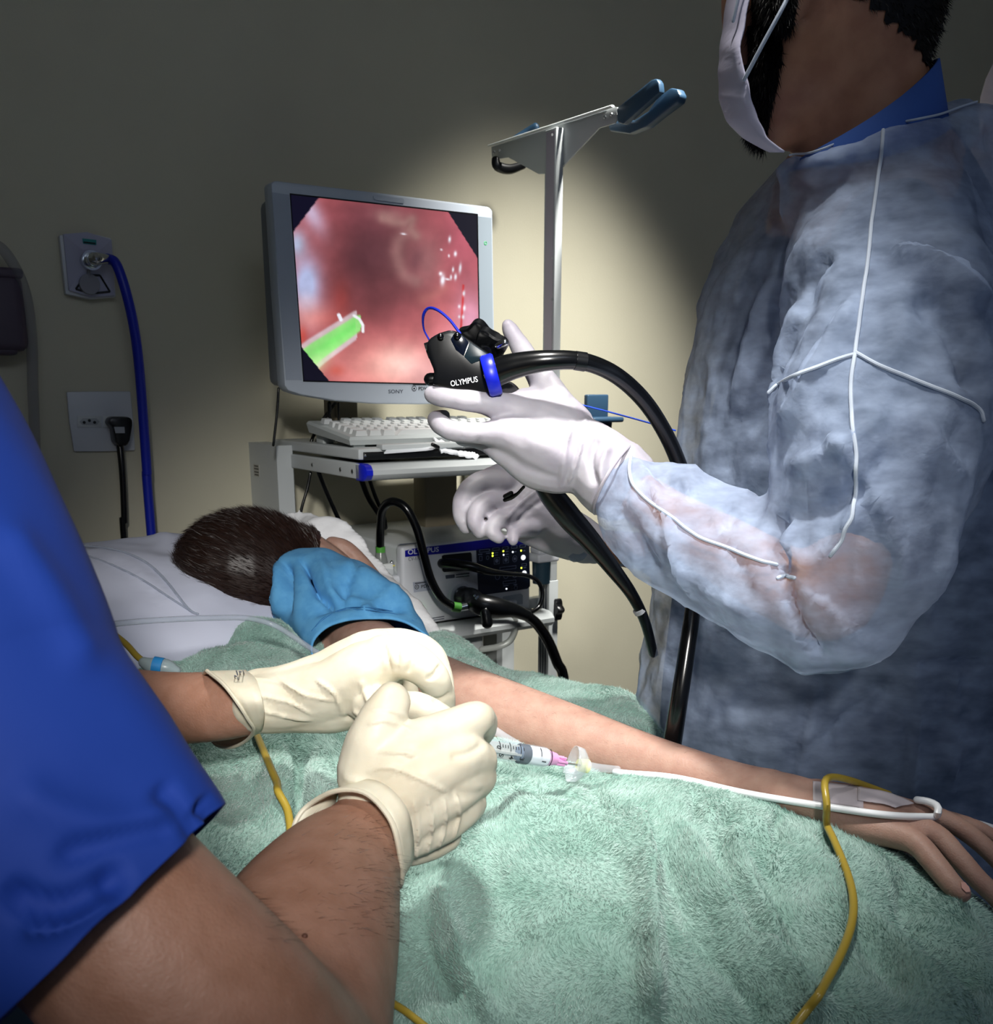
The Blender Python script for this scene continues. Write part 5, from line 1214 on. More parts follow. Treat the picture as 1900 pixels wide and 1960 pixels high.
# ------------------------------------------------------------------ assistant in blue scrubs, near the camera
asst = thing('person', np.array([-.42, .30, 0]), 'person in royal blue scrubs and cream gloves giving the injection', 'person')
mb = MB()
mb.ptube([(712, 1560, .602, 70), (690, 1610, .58, 92), (640, 1680, .545, 132), (590, 1785, .495, 178), (548, 1910, .445, 208), (525, 2040, .405, 222), (500, 2110, .39, 225)], 28)
mb.ptube([(-330, 1000, .43, 260), (-180, 1300, .405, 255), (-20, 1520, .385, 235), (120, 1660, .37, 215), (260, 1805, .362, 214), (410, 1960, .362, 220), (510, 2080, .38, 225)], 28)
mb.ptube([(-300, 1330, .95, 100), (0, 1335, .90, 88), (150, 1342, .86, 78), (290, 1355, .825, 72), (430, 1352, .80, 66), (520, 1345, .785, 50)], 24)
# shoulders, trunk, head and legs outside the picture
SR, SL = P(-330, 1000, .43), P(-300, 1330, .95)
tc_ = np.array([-.50, .42, 0])
mb.tube([SR, np.array([-.42, .42, 1.36]), np.array([-.56, .60, 1.33])], [.06, .075, .06], 18, 5)
mb.tube([np.array([-.56, .60, 1.33]), np.array([-.62, .78, 1.12]), SL], [.055, .05, .05], 18, 5)
mb.tube([np.array([-.48, .42, 1.36]), np.array([-.48, .40, 1.1]), np.array([-.48, .36, .9])], [.10, .12, .13], 20, 4)
mb.tube([np.array([-.47, .46, 1.38]), np.array([-.45, .49, 1.50])], .055, 16, 3)
mb.ball(np.array([-.43, .53, 1.61]), (.075, .095, .115), seg=24, rows=16); mb.ball(np.array([-.42, .62, 1.585]), (.016, .02, .02)); mb.ball(np.array([-.355, .52, 1.60]), (.01, .02, .03)); mb.ball(np.array([-.505, .54, 1.60]), (.01, .02, .03))
for dx in (-.08, .08): mb.tube([np.array([-.48 + dx, .36, .9]), np.array([-.47 + dx, .32, .5]), np.array([-.47 + dx, .30, .06])], [.09, .065, .045], 16, 4)
me = remesh(mb, .0058, 5); ab = finish(me, 'body', M['skin_tan'], asst, angle=180)
AB = bvh_of(ab)
mb = MB(); p = hit(AB, 583, 1792, 0); mb.ball(p, .0015, seg=8, rows=6); make(mb, 'mole', mat('mole_brown', '5a3526', .6), ab)
mb = MB(); mb.ball(np.array([-.435, .515, 1.635]), (.082, .098, .105), seg=24, rows=16); make(mb, 'hair', M['hair'], asst)
# short hairs on the forearm
aco, afa = world_arrays(ab)
def fore(c, nn):
    q = proj(c); return ((q[:, 0] > 480) & (q[:, 0] < 800) & (q[:, 1] > 1520) & (q[:, 1] < 1800) & (c[:, 1] < .75)) * 1.0
fur(aco, afa, 1500, .008, .00022, lambda p, n: np.tile(np.array([.8, .1, -.5]), (len(p), 1)), 'arm_hair', M['hair'], ab, normal=.3, jitter=.25, keep=fore)
for dx in (-.08, .08):
    mb = MB(); mb.rbox(np.array([-.47 + dx, .34, .045]), (.09, .26, .09), .03); make(mb, 'shoe', M['shoe'], asst)
# scrub top with a loose sleeve
SA = [(-520, 760, .46, .105), (-400, 960, .425, .100), (-240, 1200, .395, .0905), (-112, 1428, .378, .0815), (50, 1610, .366, .0725), (150, 1710, .36, .0665), (203, 1762, .358, .0645)]
pts = np.array([P(a, b, c) for a, b, c, r in SA]); rad = np.array([r for *_, r in SA])
cc = catmull(np.hstack([pts, rad[:, None]]), 8); tt = nrm(np.gradient(cc[:, :3], axis=0)); n_ = np.array([0, 0, 1.0]); R = []
ang = np.linspace(0, 2 * math.pi, 64, endpoint=False)
for i in range(len(cc)):
    n_ = nrm(n_ - tt[i] * np.dot(n_, tt[i])); b_ = np.cross(tt[i], n_); k = i / len(cc)
    rr_ = cc[i, 3] * (1 + .035 * np.sin(3 * ang + 5 * k) * k + .03 * np.sin(5 * ang - 3 * k + 1) * k)
    R.append(cc[i, :3] + rr_[:, None] * (np.cos(ang)[:, None] * n_ + np.sin(ang)[:, None] * b_))
mb = MB(); mb.rings(R, cap0=True, cap1=False); me = mb.mesh('sleeve'); fix_normals(me)
sub = bmesh.new(); sub.from_mesh(me); bmesh.ops.subdivide_edges(sub, edges=sub.edges[:], cuts=1, use_grid_fill=True); sub.to_mesh(me); sub.free()
fold(me, [([(0, 1700), (80, 1738), (160, 1725), (250, 1660)], 26, -.008, 0), ([(30, 1770), (120, 1770), (220, 1700)], 26, .006, 0), ([(0, 990), (100, 1130), (180, 1290)], 40, .004, 0), ([(380, 1530), (420, 1560), (440, 1590)], 16, -.006, 0), ([(300, 1500), (350, 1560), (400, 1610)], 22, -.005, 0), ([(0, 1500), (120, 1560), (250, 1580), (380, 1530)], 40, .004, 0), ([(100, 1640), (250, 1600), (350, 1580)], 20, -.004, 0)])
crumple(me, .004, 14, seed=6)
sl_ = finish(me, 'sleeve', M['scrub'], asst, angle=180); so = sl_.modifiers.new('thickness', 'SOLIDIFY'); so.thickness = .002
mb = MB(); t = np.linspace(0, 2 * math.pi, 36, endpoint=False); rr3 = []
for z, rx, ry in ((.80, .17, .15), (1.0, .165, .15), (1.2, .16, .15), (1.34, .14, .13), (1.42, .08, .08)): rr3.append(np.array([np.array([-.49 + rx * math.cos(q), .42 + ry * math.sin(q), z]) for q in t]))
mb.rings(rr3); mb.tube([np.array([-.55, .56, 1.34]), np.array([-.62, .76, 1.16])], [.085, .085], 20, 3); mb.tube([np.array([-.40, .42, 1.36]), P(-420, 940, .43)], [.09, .10], 20, 3)
for dx in (-.08, .08): mb.tube([np.array([-.48 + dx, .38, .85]), np.array([-.47 + dx, .32, .45]), np.array([-.47 + dx, .31, .10])], [.11, .09, .075], 16, 4)
me = remesh(mb, .012, 6); crumple(me, .008, 9); finish(me, 'scrub_suit', M['scrub'], asst, angle=180)

# --- right glove: closed round the syringe, back of the hand to the camera
RGL = [[(715, 1560, .60, 72), (725, 1510, .60, 70), (770, 1450, .60, 62), (850, 1405, .612, 46), (905, 1378, .62, 36), (918, 1374, .625, 31)],
       [(735, 1560, .598, 70), (800, 1490, .594, 64), (880, 1450, .606, 50), (915, 1452, .618, 38)],
       [(745, 1580, .598, 66), (815, 1535, .595, 58), (880, 1500, .606, 48), (914, 1488, .62, 38)],
       [(745, 1600, .602, 58), (815, 1580, .60, 52), (875, 1552, .61, 42), (897, 1540, .62, 34)],
       [(740, 1610, .615, 54), (800, 1612, .615, 44), (850, 1600, .62, 34)],
       [(700, 1480, .60, 58), (715, 1420, .602, 54), (735, 1370, .607, 44), (748, 1345, .612, 38), (750, 1340, .614, 36)],
       [(918, 1374, .625, 31), (925, 1395, .65, 27), (905, 1425, .672, 22), (870, 1440, .68, 19)],
       [(915, 1452, .62, 36), (922, 1465, .65, 27), (890, 1470, .675, 21)], [(914, 1488, .62, 36), (915, 1500, .65, 26), (880, 1498, .675, 20)], [(897, 1540, .62, 32), (900, 1545, .65, 24), (865, 1535, .67, 19)],
       [(780, 1420, .625, 44), (840, 1410, .635, 34), (880, 1400, .64, 28)]]
gfold = [([(700, 1480), (745, 1470), (800, 1490), (860, 1520)], 5, .0022, 1), ([(720, 1440), (770, 1440), (800, 1450)], 5, .0018, 1), ([(790, 1530), (800, 1580), (795, 1650)], 4, .0022, 1), ([(815, 1520), (826, 1580), (815, 1640)], 4, .0022, 1), ([(845, 1520), (852, 1570), (838, 1630)], 4, .0020, 1), ([(870, 1510), (878, 1560), (866, 1610)], 4, .0018, 1), ([(770, 1540), (776, 1590), (772, 1650)], 4, .0016, 1),
         ([(705, 1362), (740, 1358), (785, 1376)], 4, .0015, 1), ([(700, 1388), (740, 1380), (790, 1402)], 4, .0016, 1), ([(655, 1490), (700, 1500), (740, 1530)], 5, .002, 0), ([(930, 1420), (900, 1440), (860, 1450)], 8, -.002, 0), ([(935, 1520), (890, 1520), (860, 1515)], 10, -.002, 0)]
rgl = glove(RGL, .0018, 10, M['glove'], asst, gfold, cr=(.0008, 70))
def cuff(loop, inner, m, parent, rim_r=.0017):
    A = catmull(np.array([P(*q) for q in loop + loop[:1]]), 5)[:-1]; Bq = catmull(np.array([P(*q) for q in inner + inner[:1]]), 5)[:-1]
    mb = MB(); mids = [A * (1 - k) + Bq * k for k in (0, .33, .66, 1)]; mb.rings(mids, cap0=False, cap1=False)
    me = mb.mesh('cuff'); fix_normals(me); o = finish(me, 'cuff', m, parent, angle=180); so = o.modifiers.new('thickness', 'SOLIDIFY'); so.thickness = .0012
    mb = MB(); mb.tube(np.vstack([A, A[:1]]), rim_r, 8, 1, cap=None); make(mb, 'cuff_rim', m, o)
cuff([(559, 1614, .575), (566, 1572, .58), (592, 1540, .585), (642, 1514, .575), (697, 1517, .565), (739, 1556, .553), (760, 1606, .548), (768, 1690, .56), (735, 1700, .60), (670, 1690, .615), (610, 1670, .61), (570, 1645, .595)],
     [(640, 1560, .60), (642, 1530, .60), (655, 1505, .60), (690, 1490, .585), (735, 1500, .57), (775, 1540, .56), (790, 1590, .562), (790, 1650, .575), (760, 1660, .62), (710, 1650, .635), (670, 1620, .63), (650, 1590, .615)], M['glove'], rgl)
# --- left glove: fingers bent over, tips meeting the thumb
LGL = [[(492, 1325, .80, 46), (540, 1318, .795, 46), (620, 1290, .795, 44), (690, 1252, .795, 42), (730, 1240, .795, 36)],
       [(492, 1345, .785, 54), (560, 1340, .78, 58), (640, 1320, .772, 62), (700, 1285, .766, 60), (738, 1262, .765, 48)],
       [(492, 1360, .785, 44), (560, 1362, .78, 42), (640, 1355, .775, 48), (690, 1345, .772, 46)],
       [(735, 1258, .765, 46), (785, 1266, .758, 39), (826, 1294, .757, 34), (843, 1335, .765, 28), (850, 1362, .772, 24)],
       [(720, 1235, .80, 34), (775, 1232, .81, 29), (820, 1250, .815, 28), (843, 1290, .81, 24), (852, 1340, .80, 20)],
       [(730, 1290, .80, 32), (770, 1298, .81, 22), (786, 1330, .805, 17), (792, 1356, .80, 14)],
       [(690, 1350, .765, 40), (740, 1352, .73, 34), (800, 1354, .70, 30), (845, 1370, .70, 24), (858, 1378, .705, 20)]]
lfold = [([(600, 1300), (640, 1330), (655, 1372)], 5, .002, 1), ([(520, 1290), (580, 1330), (650, 1345)], 5, .0018, 1), ([(470, 1300), (540, 1310), (590, 1335)], 5, .0018, 1), ([(480, 1330), (550, 1345), (600, 1370)], 5, .002, 1), ([(490, 1360), (560, 1375), (600, 1380)], 5, .0018, 1), ([(730, 1225), (740, 1260), (748, 1290)], 5, -.0025, 1), ([(757, 1232), (760, 1265), (755, 1285)], 5, -.002, 1), ([(793, 1240), (790, 1265), (778, 1290)], 5, -.002, 0), ([(845, 1270), (830, 1292), (815, 1300)], 4, -.0025, 0), ([(865, 1325), (845, 1338), (825, 1342)], 4, -.002, 0), ([(660, 1370), (675, 1380), (690, 1392)], 4, -.003, 0), ([(675, 1360), (690, 1370), (700, 1385)], 4, .002, 0), ([(690, 1300), (700, 1330), (708, 1350)], 5, .0022, 0)]
lgl = glove(LGL, .0019, 10, M['glove'], asst, lfold, cr=(.0008, 60))
cuff([(396, 1284, .785), (428, 1310, .755), (455, 1345, .745), (474, 1375, .75), (486, 1398, .765), (468, 1420, .80), (436, 1431, .83), (408, 1420, .85), (392, 1380, .86), (388, 1330, .84), (388, 1295, .815)],
     [(470, 1282, .80), (490, 1300, .77), (500, 1335, .745), (505, 1370, .75), (500, 1400, .77), (490, 1405, .80), (480, 1400, .82), (470, 1380, .84), (462, 1350, .845), (460, 1310, .835), (462, 1290, .815)], M['glove'], lgl)
GLB = bvh_of(lgl)
mb = MB()
for k, (x, y, h) in enumerate(((449, 1300, 14), (455, 1303, 12), (461, 1300, 13), (467, 1303, 12), (473, 1299, 14), (452, 1288, 9), (458, 1289, 8), (465, 1288, 9))):
    a, b = hit(GLB, x, y - h / 2, .0006, .76), hit(GLB, x + 3, y + h / 2, .0006, .76)
    mb.tube([a, b], .0005, 6, 1, cap='flat')
    if k % 2 == 0:
        c2 = hit(GLB, x + 4, y - h / 3, .0006, .76); mb.tube([a, c2], .0005, 6, 1, cap='flat')
make(mb, 'printed_mark', M['ink_grey'], lgl)
# ------------------------------------------------------------------ endoscope
es = thing('endoscope', P(900, 700, .965), 'black endoscope control head with blue ring and thick curving cords in the gloved hand', 'endoscope')
YE = .968
n_e = np.array([0, 1.0, 0]); eo = P(880, 690, YE - .018)
ol = [(815, 662), (819, 650), (836, 639), (850, 634), (864, 631), (880, 637), (903, 653), (936, 676), (944, 688), (950, 745), (935, 752), (915, 753), (872, 747), (840, 740), (826, 737), (831, 711), (820, 685)]
pol = poly_on(ol, eo, np.array([1.0, 0, 0]), Z)
mb = MB(); mb.prism(pol, eo, [np.array([1.0, 0, 0]), Z, n_e], .042, .0052); cbod = make(mb, 'control_body', M['scope_black'], es, angle=35)
pf2 = eo - n_e * .0007
mb = MB(); mb.prism(poly_on([(899, 655), (934, 678), (938, 688), (925, 688), (902, 697), (888, 683)], pf2, np.array([1.0, 0, 0]), Z), pf2, [np.array([1.0, 0, 0]), Z, n_e], .003, .0008); make(mb, 'teal_facet', M['scope_teal'], es)
mb = MB(); mb.prism(poly_on([(862, 650), (868, 639), (884, 641), (897, 655), (887, 682), (872, 670)], pf2, np.array([1.0, 0, 0]), Z), pf2, [np.array([1.0, 0, 0]), Z, n_e], .003, .0008); make(mb, 'upper_facet', mat('scope_gloss', '0b1222', .15, spec=.8), es)
for x, y, r in ((875, 643, .0035), (843, 644, .0032)):
    mb = MB(); mb.ball(P(x, y, YE - .02), r, seg=12, rows=8); make(mb, 'remote_button', M['gloss_black'], es)
mb = MB(); mb.tube([P(828, 668, YE), P(816, 672, YE)], .0075, 14, 1, cap='flat'); make(mb, 'valve', M['scope_black'], es)
mb = MB(); mb.tube([P(838, 726, YE), P(823, 726, YE)], .006, 14, 1, cap='round'); make(mb, 'valve', M['scope_black'], es)
wn = nrm(np.array([.35, .75, .56])); w1, w2 = P(918, 655, YE + .028), P(938, 662, YE + .012)
for c, r, lob in ((w1, .021, 5), (w2, .0165, 4)):
    a_ = nrm(np.cross(wn, Z)); b_ = np.cross(wn, a_); a = np.linspace(0, 2 * math.pi, 60, endpoint=False); rr = r * (1 + .13 * np.cos(lob * a + .6))
    mb = MB(); mb.rings([np.array([c + wn * h + q * k * (math.cos(t) * a_ + math.sin(t) * b_) for t, q in zip(a, rr)]) for h, k in ((-.005, .88), (-.0035, 1), (.0035, 1), (.005, .88))]); make(mb, 'angle_wheel', M['scope_black'], es)
mb = MB(); mb.tube([w1 + wn * .004, w2 - wn * .012], .006, 12, 1, cap='flat'); mb.tube([w1, P(915, 690, YE + .02)], .008, 12, 1, cap='flat'); make(mb, 'wheel_axle', M['scope_black'], es)
mb = MB(); mb.tube([P(952, 662, YE - .004), P(966, 656, YE - .006)], [.003, .0035], 10, 2); make(mb, 'wheel_lock', M['chrome'], es)
mb = MB(); d = nrm(np.array([1.0, 0, .28])); c = P(940, 718, YE - .020)
mb.tube([c - d * .006, c - d * .0042, c + d * .0042, c + d * .006], [.0168, .0182, .0182, .0168], 28, 1, cap='flat', flat=1.05); make(mb, 'blue_ring', M['blue'], es)
CD = [(950, 712, .945, 27), (990, 699, .94, 24), (1050, 690, .935, 19.5), (1115, 692, .94, 17), (1175, 716, .95, 16), (1228, 762, .965, 15.5), (1268, 820, .975, 15), (1298, 885, .98, 15), (1320, 960, .975, 15), (1330, 1060, .955, 15), (1326, 1160, .925, 15), (1312, 1260, .905, 16), (1298, 1350, .895, 17), (1284, 1440, .90, 18), (1275, 1520, .91, 18)]
mb = MB(); mb.ptube(CD, 18, 7); make(mb, 'universal_cord', M['gloss_black'], es, angle=180)
mb = MB(); q = [P(a, b, c) for a, b, c, r in CD[3:6]]; mb.tube([P(1100, 690, .938), P(1120, 693, .94)], [18 * scale_at(q[0]), 18.2 * scale_at(q[0])], 18, 2, cap='flat'); make(mb, 'cord_sleeve', M['scope_black'], es)
mb = MB(); mb.ptube([(955, 742, .97, 14), (980, 750, .985, 14), (1000, 800, 1.02, 16), (1040, 920, 1.03, 22), (1085, 985, 1.03, 24), (1130, 1035, 1.03, 20), (1175, 1092, 1.03, 15), (1210, 1140, 1.03, 11.5), (1234, 1190, 1.04, 10), (1250, 1250, 1.06, 9)], 18, 7); it = make(mb, 'insertion_tube', M['scope_black'], es, angle=180)
mb = MB(); mb.tube([P(1221, 1166, 1.033), P(1225, 1173, 1.034)], .0062, 14, 1, cap='flat'); make(mb, 'depth_mark', M['ink_white'], it)
text('OLYMPUS', P(863, 740, YE - .0192), nrm(np.array([1, 0, .17])), nrm(np.array([-.17, 0, 1.0])), .0052, M['ink_white'], es, width=.0255, bold=.012)
mb = MB(); mb.ptube([(880, 638, .965, 3.0), (860, 612, .97, 2.8), (838, 594, .975, 2.8), (820, 590, .985, 2.8), (810, 604, .99, 2.8), (811, 630, 1.0, 1.8), (822, 652, 1.0, 1.8)], 8, 6)
make(mb, 'guide_wire', M['hose_blue'], label='thin blue wire looping above the endoscope head in front of the screen', cat='wire')
mb = MB(); mb.ptube([(1030, 748, 1.02, 1.6), (1095, 770, 1.02, 1.6), (1160, 787, 1.02, 1.6), (1230, 806, 1.02, 1.6), (1292, 824, 1.02, 1.6)], 8, 5)
make(mb, 'guide_wire', mat('bright_blue_wire', '2452d8', .4), label='thin blue wire stretched straight from behind the wrist to the gown', cat='wire')
mb = MB(); mb.ptube([(1002, 932, 1.06, 3), (990, 945, 1.065, 3.2), (978, 952, 1.07, 5), (966, 957, 1.07, 4)], 10, 5); mb.ptube([(966, 950, 1.068, 4), (978, 944, 1.068, 4.5)], 10, 3)
make(mb, 'snare_loop', M['black'], label='small black hooked cap dangling before the far gloved hand', cat='cap')

# ------------------------------------------------------------------ lines on the patient and bed
AR = bvh_of(body, bl)
def lay(pts, r, off=.0, sub=2, Yd=None):
    out = []
    for q in catmull(np.array([p[:2] for p in pts], float), sub):
        h = hit(AR, q[0], q[1], r + off)
        if h is not None: out.append(h)
    return np.array(out)
def settle(p, off, rounds=3):                          # smooth a line, then lift it back onto whatever it lies on
    for _ in range(rounds):
        for _ in range(4): p[1:-1] = (p[:-2] + p[2:] + p[1:-1] * 2) / 4
        for k, q in enumerate(p):
            x, y = proj(q); h = hit(AR, x, y, off)
            if h is not None and np.linalg.norm(h - EYE) < np.linalg.norm(q - EYE): p[k] = h
    return p
w = [(1182, 1473), (1210, 1478), (1260, 1488), (1320, 1498), (1400, 1512), (1480, 1526), (1560, 1540), (1620, 1552), (1680, 1567), (1740, 1573), (1780, 1566)]
pw = lay(w, .0030, .002)
sm = pw.copy()
for _ in range(6): sm[1:-1] = (sm[:-2] + sm[2:] + sm[1:-1] * 2) / 4
tail = [P(1795, 1554, .745), P(1792, 1542, .752), P(1775, 1534, .758), P(1755, 1531, .762)]
mb = MB(); mb.tube(np.vstack([sm, tail]), .0031, 12, 2); ivl = make(mb, 'infusion_line', M['white_tube'], label='white infusion line lying along the patient forearm and looping at the hand', cat='tube')
yt = [P(1700, 1520, .795), P(1660, 1505, .79), P(1625, 1493, .775), P(1592, 1487, .765), P(1578, 1498, .755), P(1582, 1540, .738)]
y2 = lay([(1590, 1600), (1603, 1650), (1622, 1700), (1627, 1750), (1622, 1800), (1605, 1850), (1580, 1895), (1545, 1940), (1500, 1985)], .0030, .008)
y2 = settle(y2, .007, 3)
mb = MB(); mb.tube(np.vstack([yt, y2]), .0030, 12, 3); make(mb, 'drainage_tube', M['yellow_tube'], label='amber rubber tube looping over the taped hand and down the blanket', cat='tube')
mb = MB(); mb.tube([P(1745, 1538, .77), P(1770, 1546, .768), P(1830, 1568, .775), P(1885, 1586, .78), P(1960, 1610, .79)], .0034, 12, 4); ct = make(mb, 'catheter_tube', mat('grey_tubing', '9a9c92', .35), label='grey catheter tube leaving the taped hand towards the right edge', cat='tube')
mb = MB(); mb.tube([P(1874, 1582, .778), P(1950, 1606, .788)], .0052, 14, 1, cap='flat'); make(mb, 'connector', M['white_plastic'], ct)
y3 = lay([(490, 1408), (505, 1438), (522, 1470), (538, 1510), (549, 1555), (552, 1605), (548, 1660)], .0032, .005)
y3 = settle(y3, .006, 2)
mb = MB(); mb.tube(y3, .0034, 12, 3); make(mb, 'drainage_tube', M['yellow_tube'], label='amber tube running down the blanket groove below the left glove cuff', cat='tube')
y4 = lay([(730, 1910), (765, 1935), (800, 1955), (840, 1985)], .003, .002); mb = MB(); mb.tube(y4, .0026, 12, 3); make(mb, 'drainage_tube', M['yellow_tube'], label='short end of amber tube at the bottom edge beside the forearm', cat='tube')
# tape on the wrist
def strip(pts_a, pts_b, off, name, label):
    a, b = catmull(np.array(pts_a, float), 6), catmull(np.array(pts_b, float), 6); rows = []
    for k in np.linspace(0, 1, 10):
        row = [hit(bvb, *(p * (1 - k) + q * k), off) for p, q in zip(a, b)]; rows.append(row)
    okk = all(x is not None for r in rows for x in r)
    if not okk: rows = [[(x if x is not None else P(*(a[j] * (1 - k) + b[j] * k), .775)) for j, x in enumerate(r)] for k, r in zip(np.linspace(0, 1, 10), rows)]
    mb = MB(); mb.rings([np.array(r) for r in rows], cap0=False, cap1=False, closed=False)
    o = make(mb, name, M['tape'], label=label, cat='tape', angle=180); so = o.modifiers.new('thickness', 'SOLIDIFY'); so.thickness = .0006; return o
bvb = bvh_of(body)
strip([(1555, 1497), (1600, 1502), (1650, 1508)], [(1556, 1534), (1600, 1540), (1652, 1548)], .0012, 'medical_tape', 'white tape strip round the patient wrist under the tube')
strip([(1640, 1510), (1690, 1518), (1725, 1530), (1748, 1540)], [(1640, 1534), (1665, 1538), (1690, 1542), (1712, 1549)], .0022, 'medical_tape', 'white tape strip over the catheter on the back of the patient hand')
# injection port with clear shield
pt = thing('injection_port', P(1112, 1464, .83), 'clear winged injection port with cream rubber plug on the forearm', 'injection port')
d = nrm(P(1180, 1474, .84) - P(1112, 1464, .825)); c = P(1113, 1465, .815)
a_ = nrm(np.cross(d, Z)); b_ = np.cross(d, a_); ang = np.linspace(0, 2 * math.pi, 28, endpoint=False)
mb = MB(); mb.rings([np.array([c + d * h + r * (math.cos(t) * a_ * .55 + math.sin(t) * b_ * 1.0) for t in ang]) for h, r in ((-.010, .0168), (-.002, .0155), (.003, .010), (.008, .0045))], cap0=False, cap1=False); sh_ = make(mb, 'shield', M['clear'], pt, angle=180); so = sh_.modifiers.new('t', 'SOLIDIFY'); so.thickness = .0008
mb = MB(); mb.tube([c - d * .003, c + d * .006], [.0055, .0062], 18, 1, cap='flat'); make(mb, 'rubber_plug', M['latex_plug'], pt)
mb = MB(); mb.tube([c + d * .005, c + d * .016, P(1182, 1473, .84)], [.0048, .0038, .0034], 14, 3, cap='flat'); make(mb, 'luer', M['clear'], pt)
mb = MB(); mb.tube([P(1078, 1472, .815), P(1106, 1476, .815)], .0035, 12, 1, cap='flat'); make(mb, 'side_arm', M['clear'], pt)
mb = MB(); mb.tube([P(944, 1396, .80), P(968, 1412, .80), P(995, 1428, .805)], .0036, 12, 3, cap='flat'); make(mb, 'clear_arm', M['clear'], pt)
# syringe
sy = thing('syringe', P(1000, 1445, .76), 'clear syringe with dark plunger and pink needle hub in the gloved fist', 'syringe')
s0, s1 = P(880, 1424, .73), P(1044, 1450, .775); sd = nrm(s1 - s0); Ls = np.linalg.norm(s1 - s0); rb = 20.5 * scale_at((s0 + s1) / 2)
mb = MB(); mb.tube([s0, s1 - sd * .002, s1], [rb, rb, rb * .9], 28, 1, cap='flat', smooth=False); make(mb, 'barrel', M['barrel'], sy)
sa = nrm(np.cross(sd, Z)); sa = sa if sa[1] < 0 else -sa; su = np.cross(sd, sa); su = su if su[2] > 0 else -su
def on_b(px): # distance along the axis at a photo column
    lo_, hi_ = 0.0, Ls * 1.4
    for _ in range(40):
        m_ = (lo_ + hi_) / 2
        if proj(s0 + sd * m_)[0] < px: lo_ = m_
        else: hi_ = m_
    return lo_
mb = MB(); mb.tube([s0 + sd * on_b(994), s0 + sd * on_b(1007)], rb * .97, 24, 1, cap='flat'); make(mb, 'plunger_seal', M['rubber'], sy)
mb = MB(); mb.tube([s0 + sd * on_b(984), s0 + sd * on_b(997)], [rb * .6, rb * .8], 18, 1, cap='flat'); make(mb, 'plunger_head', mat('slate_rubber', '4c6076', .4), sy)
mb = MB(); mb.box((s0 + s0 + sd * on_b(990)) / 2 - sd * .01, (on_b(990) + .02, rb * 1.5, .0016), [sd, sa, su]); mb.box((s0 + s0 + sd * on_b(990)) / 2 - sd * .01, (on_b(990) + .02, .0016, rb * 1.5), [sd, sa, su]); make(mb, 'plunger_rod', M['grey_tube'], sy)
mb = MB(); mb.tube([s0 + sd * on_b(1008), s0 + sd * on_b(1042)], rb * .9, 24, 1, cap='flat'); make(mb, 'liquid', mat('milky_liquid', 'e9eef4', .2), sy)
def mark(px, a0, a1, name='scale_mark'):
    c = s0 + sd * on_b(px); mb = MB(); mb.tube([c + (sa * math.cos(t) + su * math.sin(t)) * rb * 1.02 for t in np.linspace(a0, a1, 8)], .00035, 6, 1, cap='flat'); make(mb, name, M['ink_black'], sy)
for px in (945, 965, 985, 1024): mark(px, .25, 1.15)
for k, px in enumerate((950, 955, 960, 970, 975, 980, 990)): mark(px, .5, .8)
mark(1044, -.6, 1.2)
for ch, px, va in (('5', 944, -.05), ('4', 964, -.1), ('3', 984, -.12), ('1', 1026, -.15), ('0', 937, .62)):
    cpos = s0 + sd * on_b(px) + (sa * math.cos(va) + su * math.sin(va)) * rb * 1.04
    nrm_ = sa * math.cos(va) + su * math.sin(va); tg = np.cross(sd, nrm_)
    tg = tg if tg[2] < 0 else -tg
    text(ch, cpos, tg, np.cross(nrm_, tg), .0046, M['ink_black'], sy, name='digit', depth=.0002, bold=.015)
h0 = s0 + sd * on_b(1046); h1 = s0 + sd * on_b(1062); h2 = P(1084, 1461, .788)
mb = MB(); mb.tube([h0, h1], [rb * .78, rb * .6], 18, 1, cap='flat'); mb.tube([h1, h2], [rb * .38, rb * .22], 14, 1, cap='flat'); hb_ = make(mb, 'needle_hub', M['pink'], sy)
for k in range(6):
    t = k * math.pi / 3; f = sa * math.cos(t) + su * math.sin(t)
    mb = MB(); mb.box(h1 * .6 + h2 * .4 + f * rb * .38, (np.linalg.norm(h2 - h1) * .7, .0012, rb * .25), [sd, np.cross(sd, f), f]); make(mb, 'rib', M['pink'], hb_)
mb = MB(); mb.tube([h2, c], .0009, 8, 1, cap='flat'); make(mb, 'needle', M['steel'], sy)

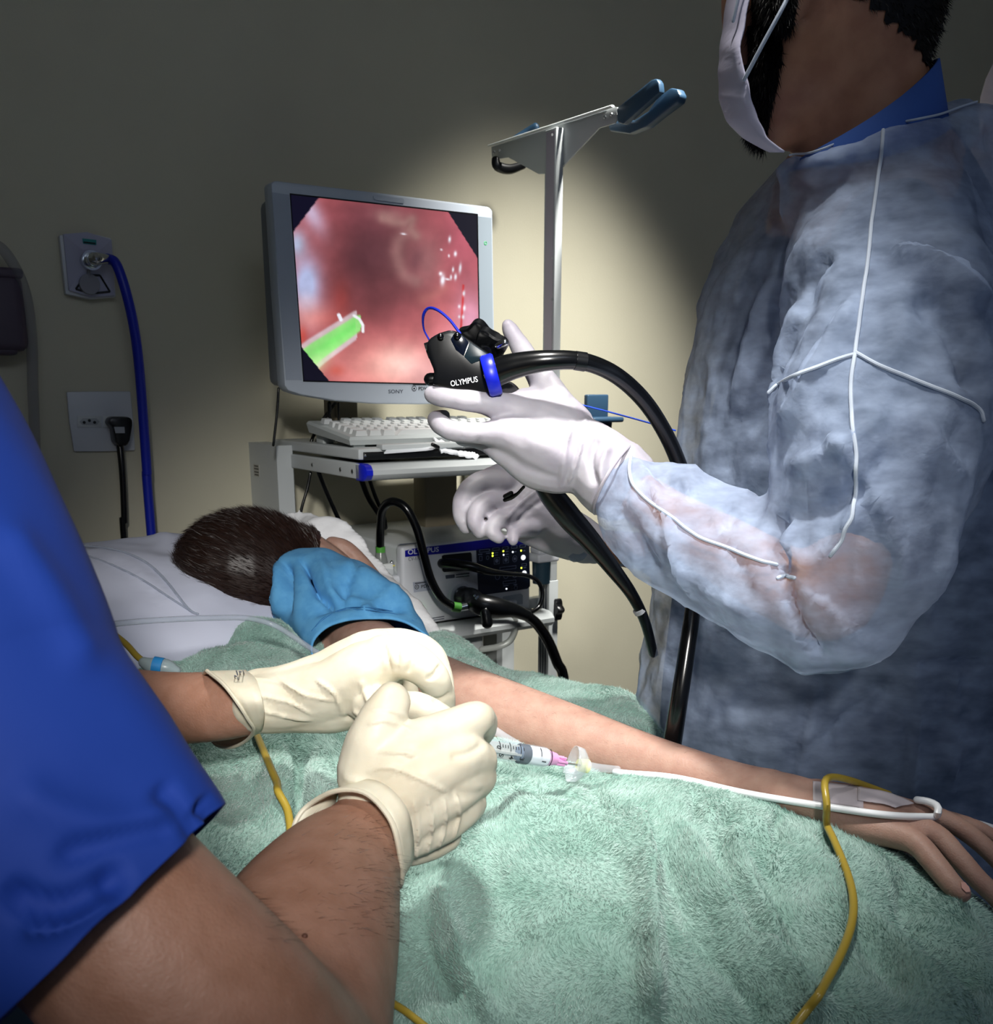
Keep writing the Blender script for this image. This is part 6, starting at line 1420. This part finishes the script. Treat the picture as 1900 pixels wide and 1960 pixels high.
# ------------------------------------------------------------------ clear oxygen tubing and sensor near the pillow
PB = bvh_of(pil, bl)
def lay2(pts, r, Yd):
    out = [hit(PB, x, y, r + .001, Yd) for x, y in catmull(np.array(pts, float), 3)]; out = np.array(out)
    for _ in range(3): out[1:-1] = (out[:-2] + out[2:] + out[1:-1] * 2) / 4
    return out
mb = MB(); mb.tube(lay2([(150, 1048), (190, 1050), (240, 1060), (290, 1085), (330, 1130), (360, 1170), (378, 1178)], .0018, 1.3), .0018, 8, 2); make(mb, 'oxygen_tube', M['clear_tube'], label='thin clear tube curving across the pillow to the back of the head', cat='tube')
mb = MB(); mb.tube([P(190, 1198, .95), P(240, 1192, .98), P(320, 1186, 1.02), (P(400, 1183, 1.06)), P(470, 1183, 1.10), P(520, 1195, 1.12), P(560, 1218, 1.10), P(600, 1245, 1.06), P(650, 1275, 1.0)], .0032, 12, 6); make(mb, 'oxygen_tube', M['clear_tube'], label='clear tube stretched level over the blanket edge below the head', cat='tube')
mb = MB(); mb.tube(lay2([(150, 1060), (220, 1085), (280, 1115), (330, 1150), (366, 1172)], .0014, 1.3), .0014, 8, 2); make(mb, 'oxygen_tube', M['clear_tube'], label='second, fainter clear tube lower on the pillow', cat='tube')
sn = thing('line_connector', P(300, 1285, .93), 'translucent line connector with blue band lying beside the assistant wrist', 'connector')
mb = MB(); mb.tube([P(276, 1268, .93), P(292, 1275, .93), P(318, 1278, .93), P(336, 1284, .93)], [.0055, .0085, .0085, .005], 14, 4); make(mb, 'housing', mat('frosted_plastic', '9fb0b4', .3, alpha=.8), sn)
mb = MB(); mb.tube([P(294, 1274, .929), P(312, 1277, .929)], .0092, 16, 1, cap='flat'); make(mb, 'blue_band', mat('sensor_blue', '2a86c8', .4), sn)
mb = MB(); mb.tube([P(200, 1200, .97), P(240, 1232, .95), P(262, 1256, .935), P(278, 1268, .93)], .0032, 10, 5); make(mb, 'yellow_lead', M['yellow_tube'], sn)

for m_ in bpy.data.materials:                        # tiny lamps and the screen light little else
    m_.cycles.emission_sampling = 'NONE'
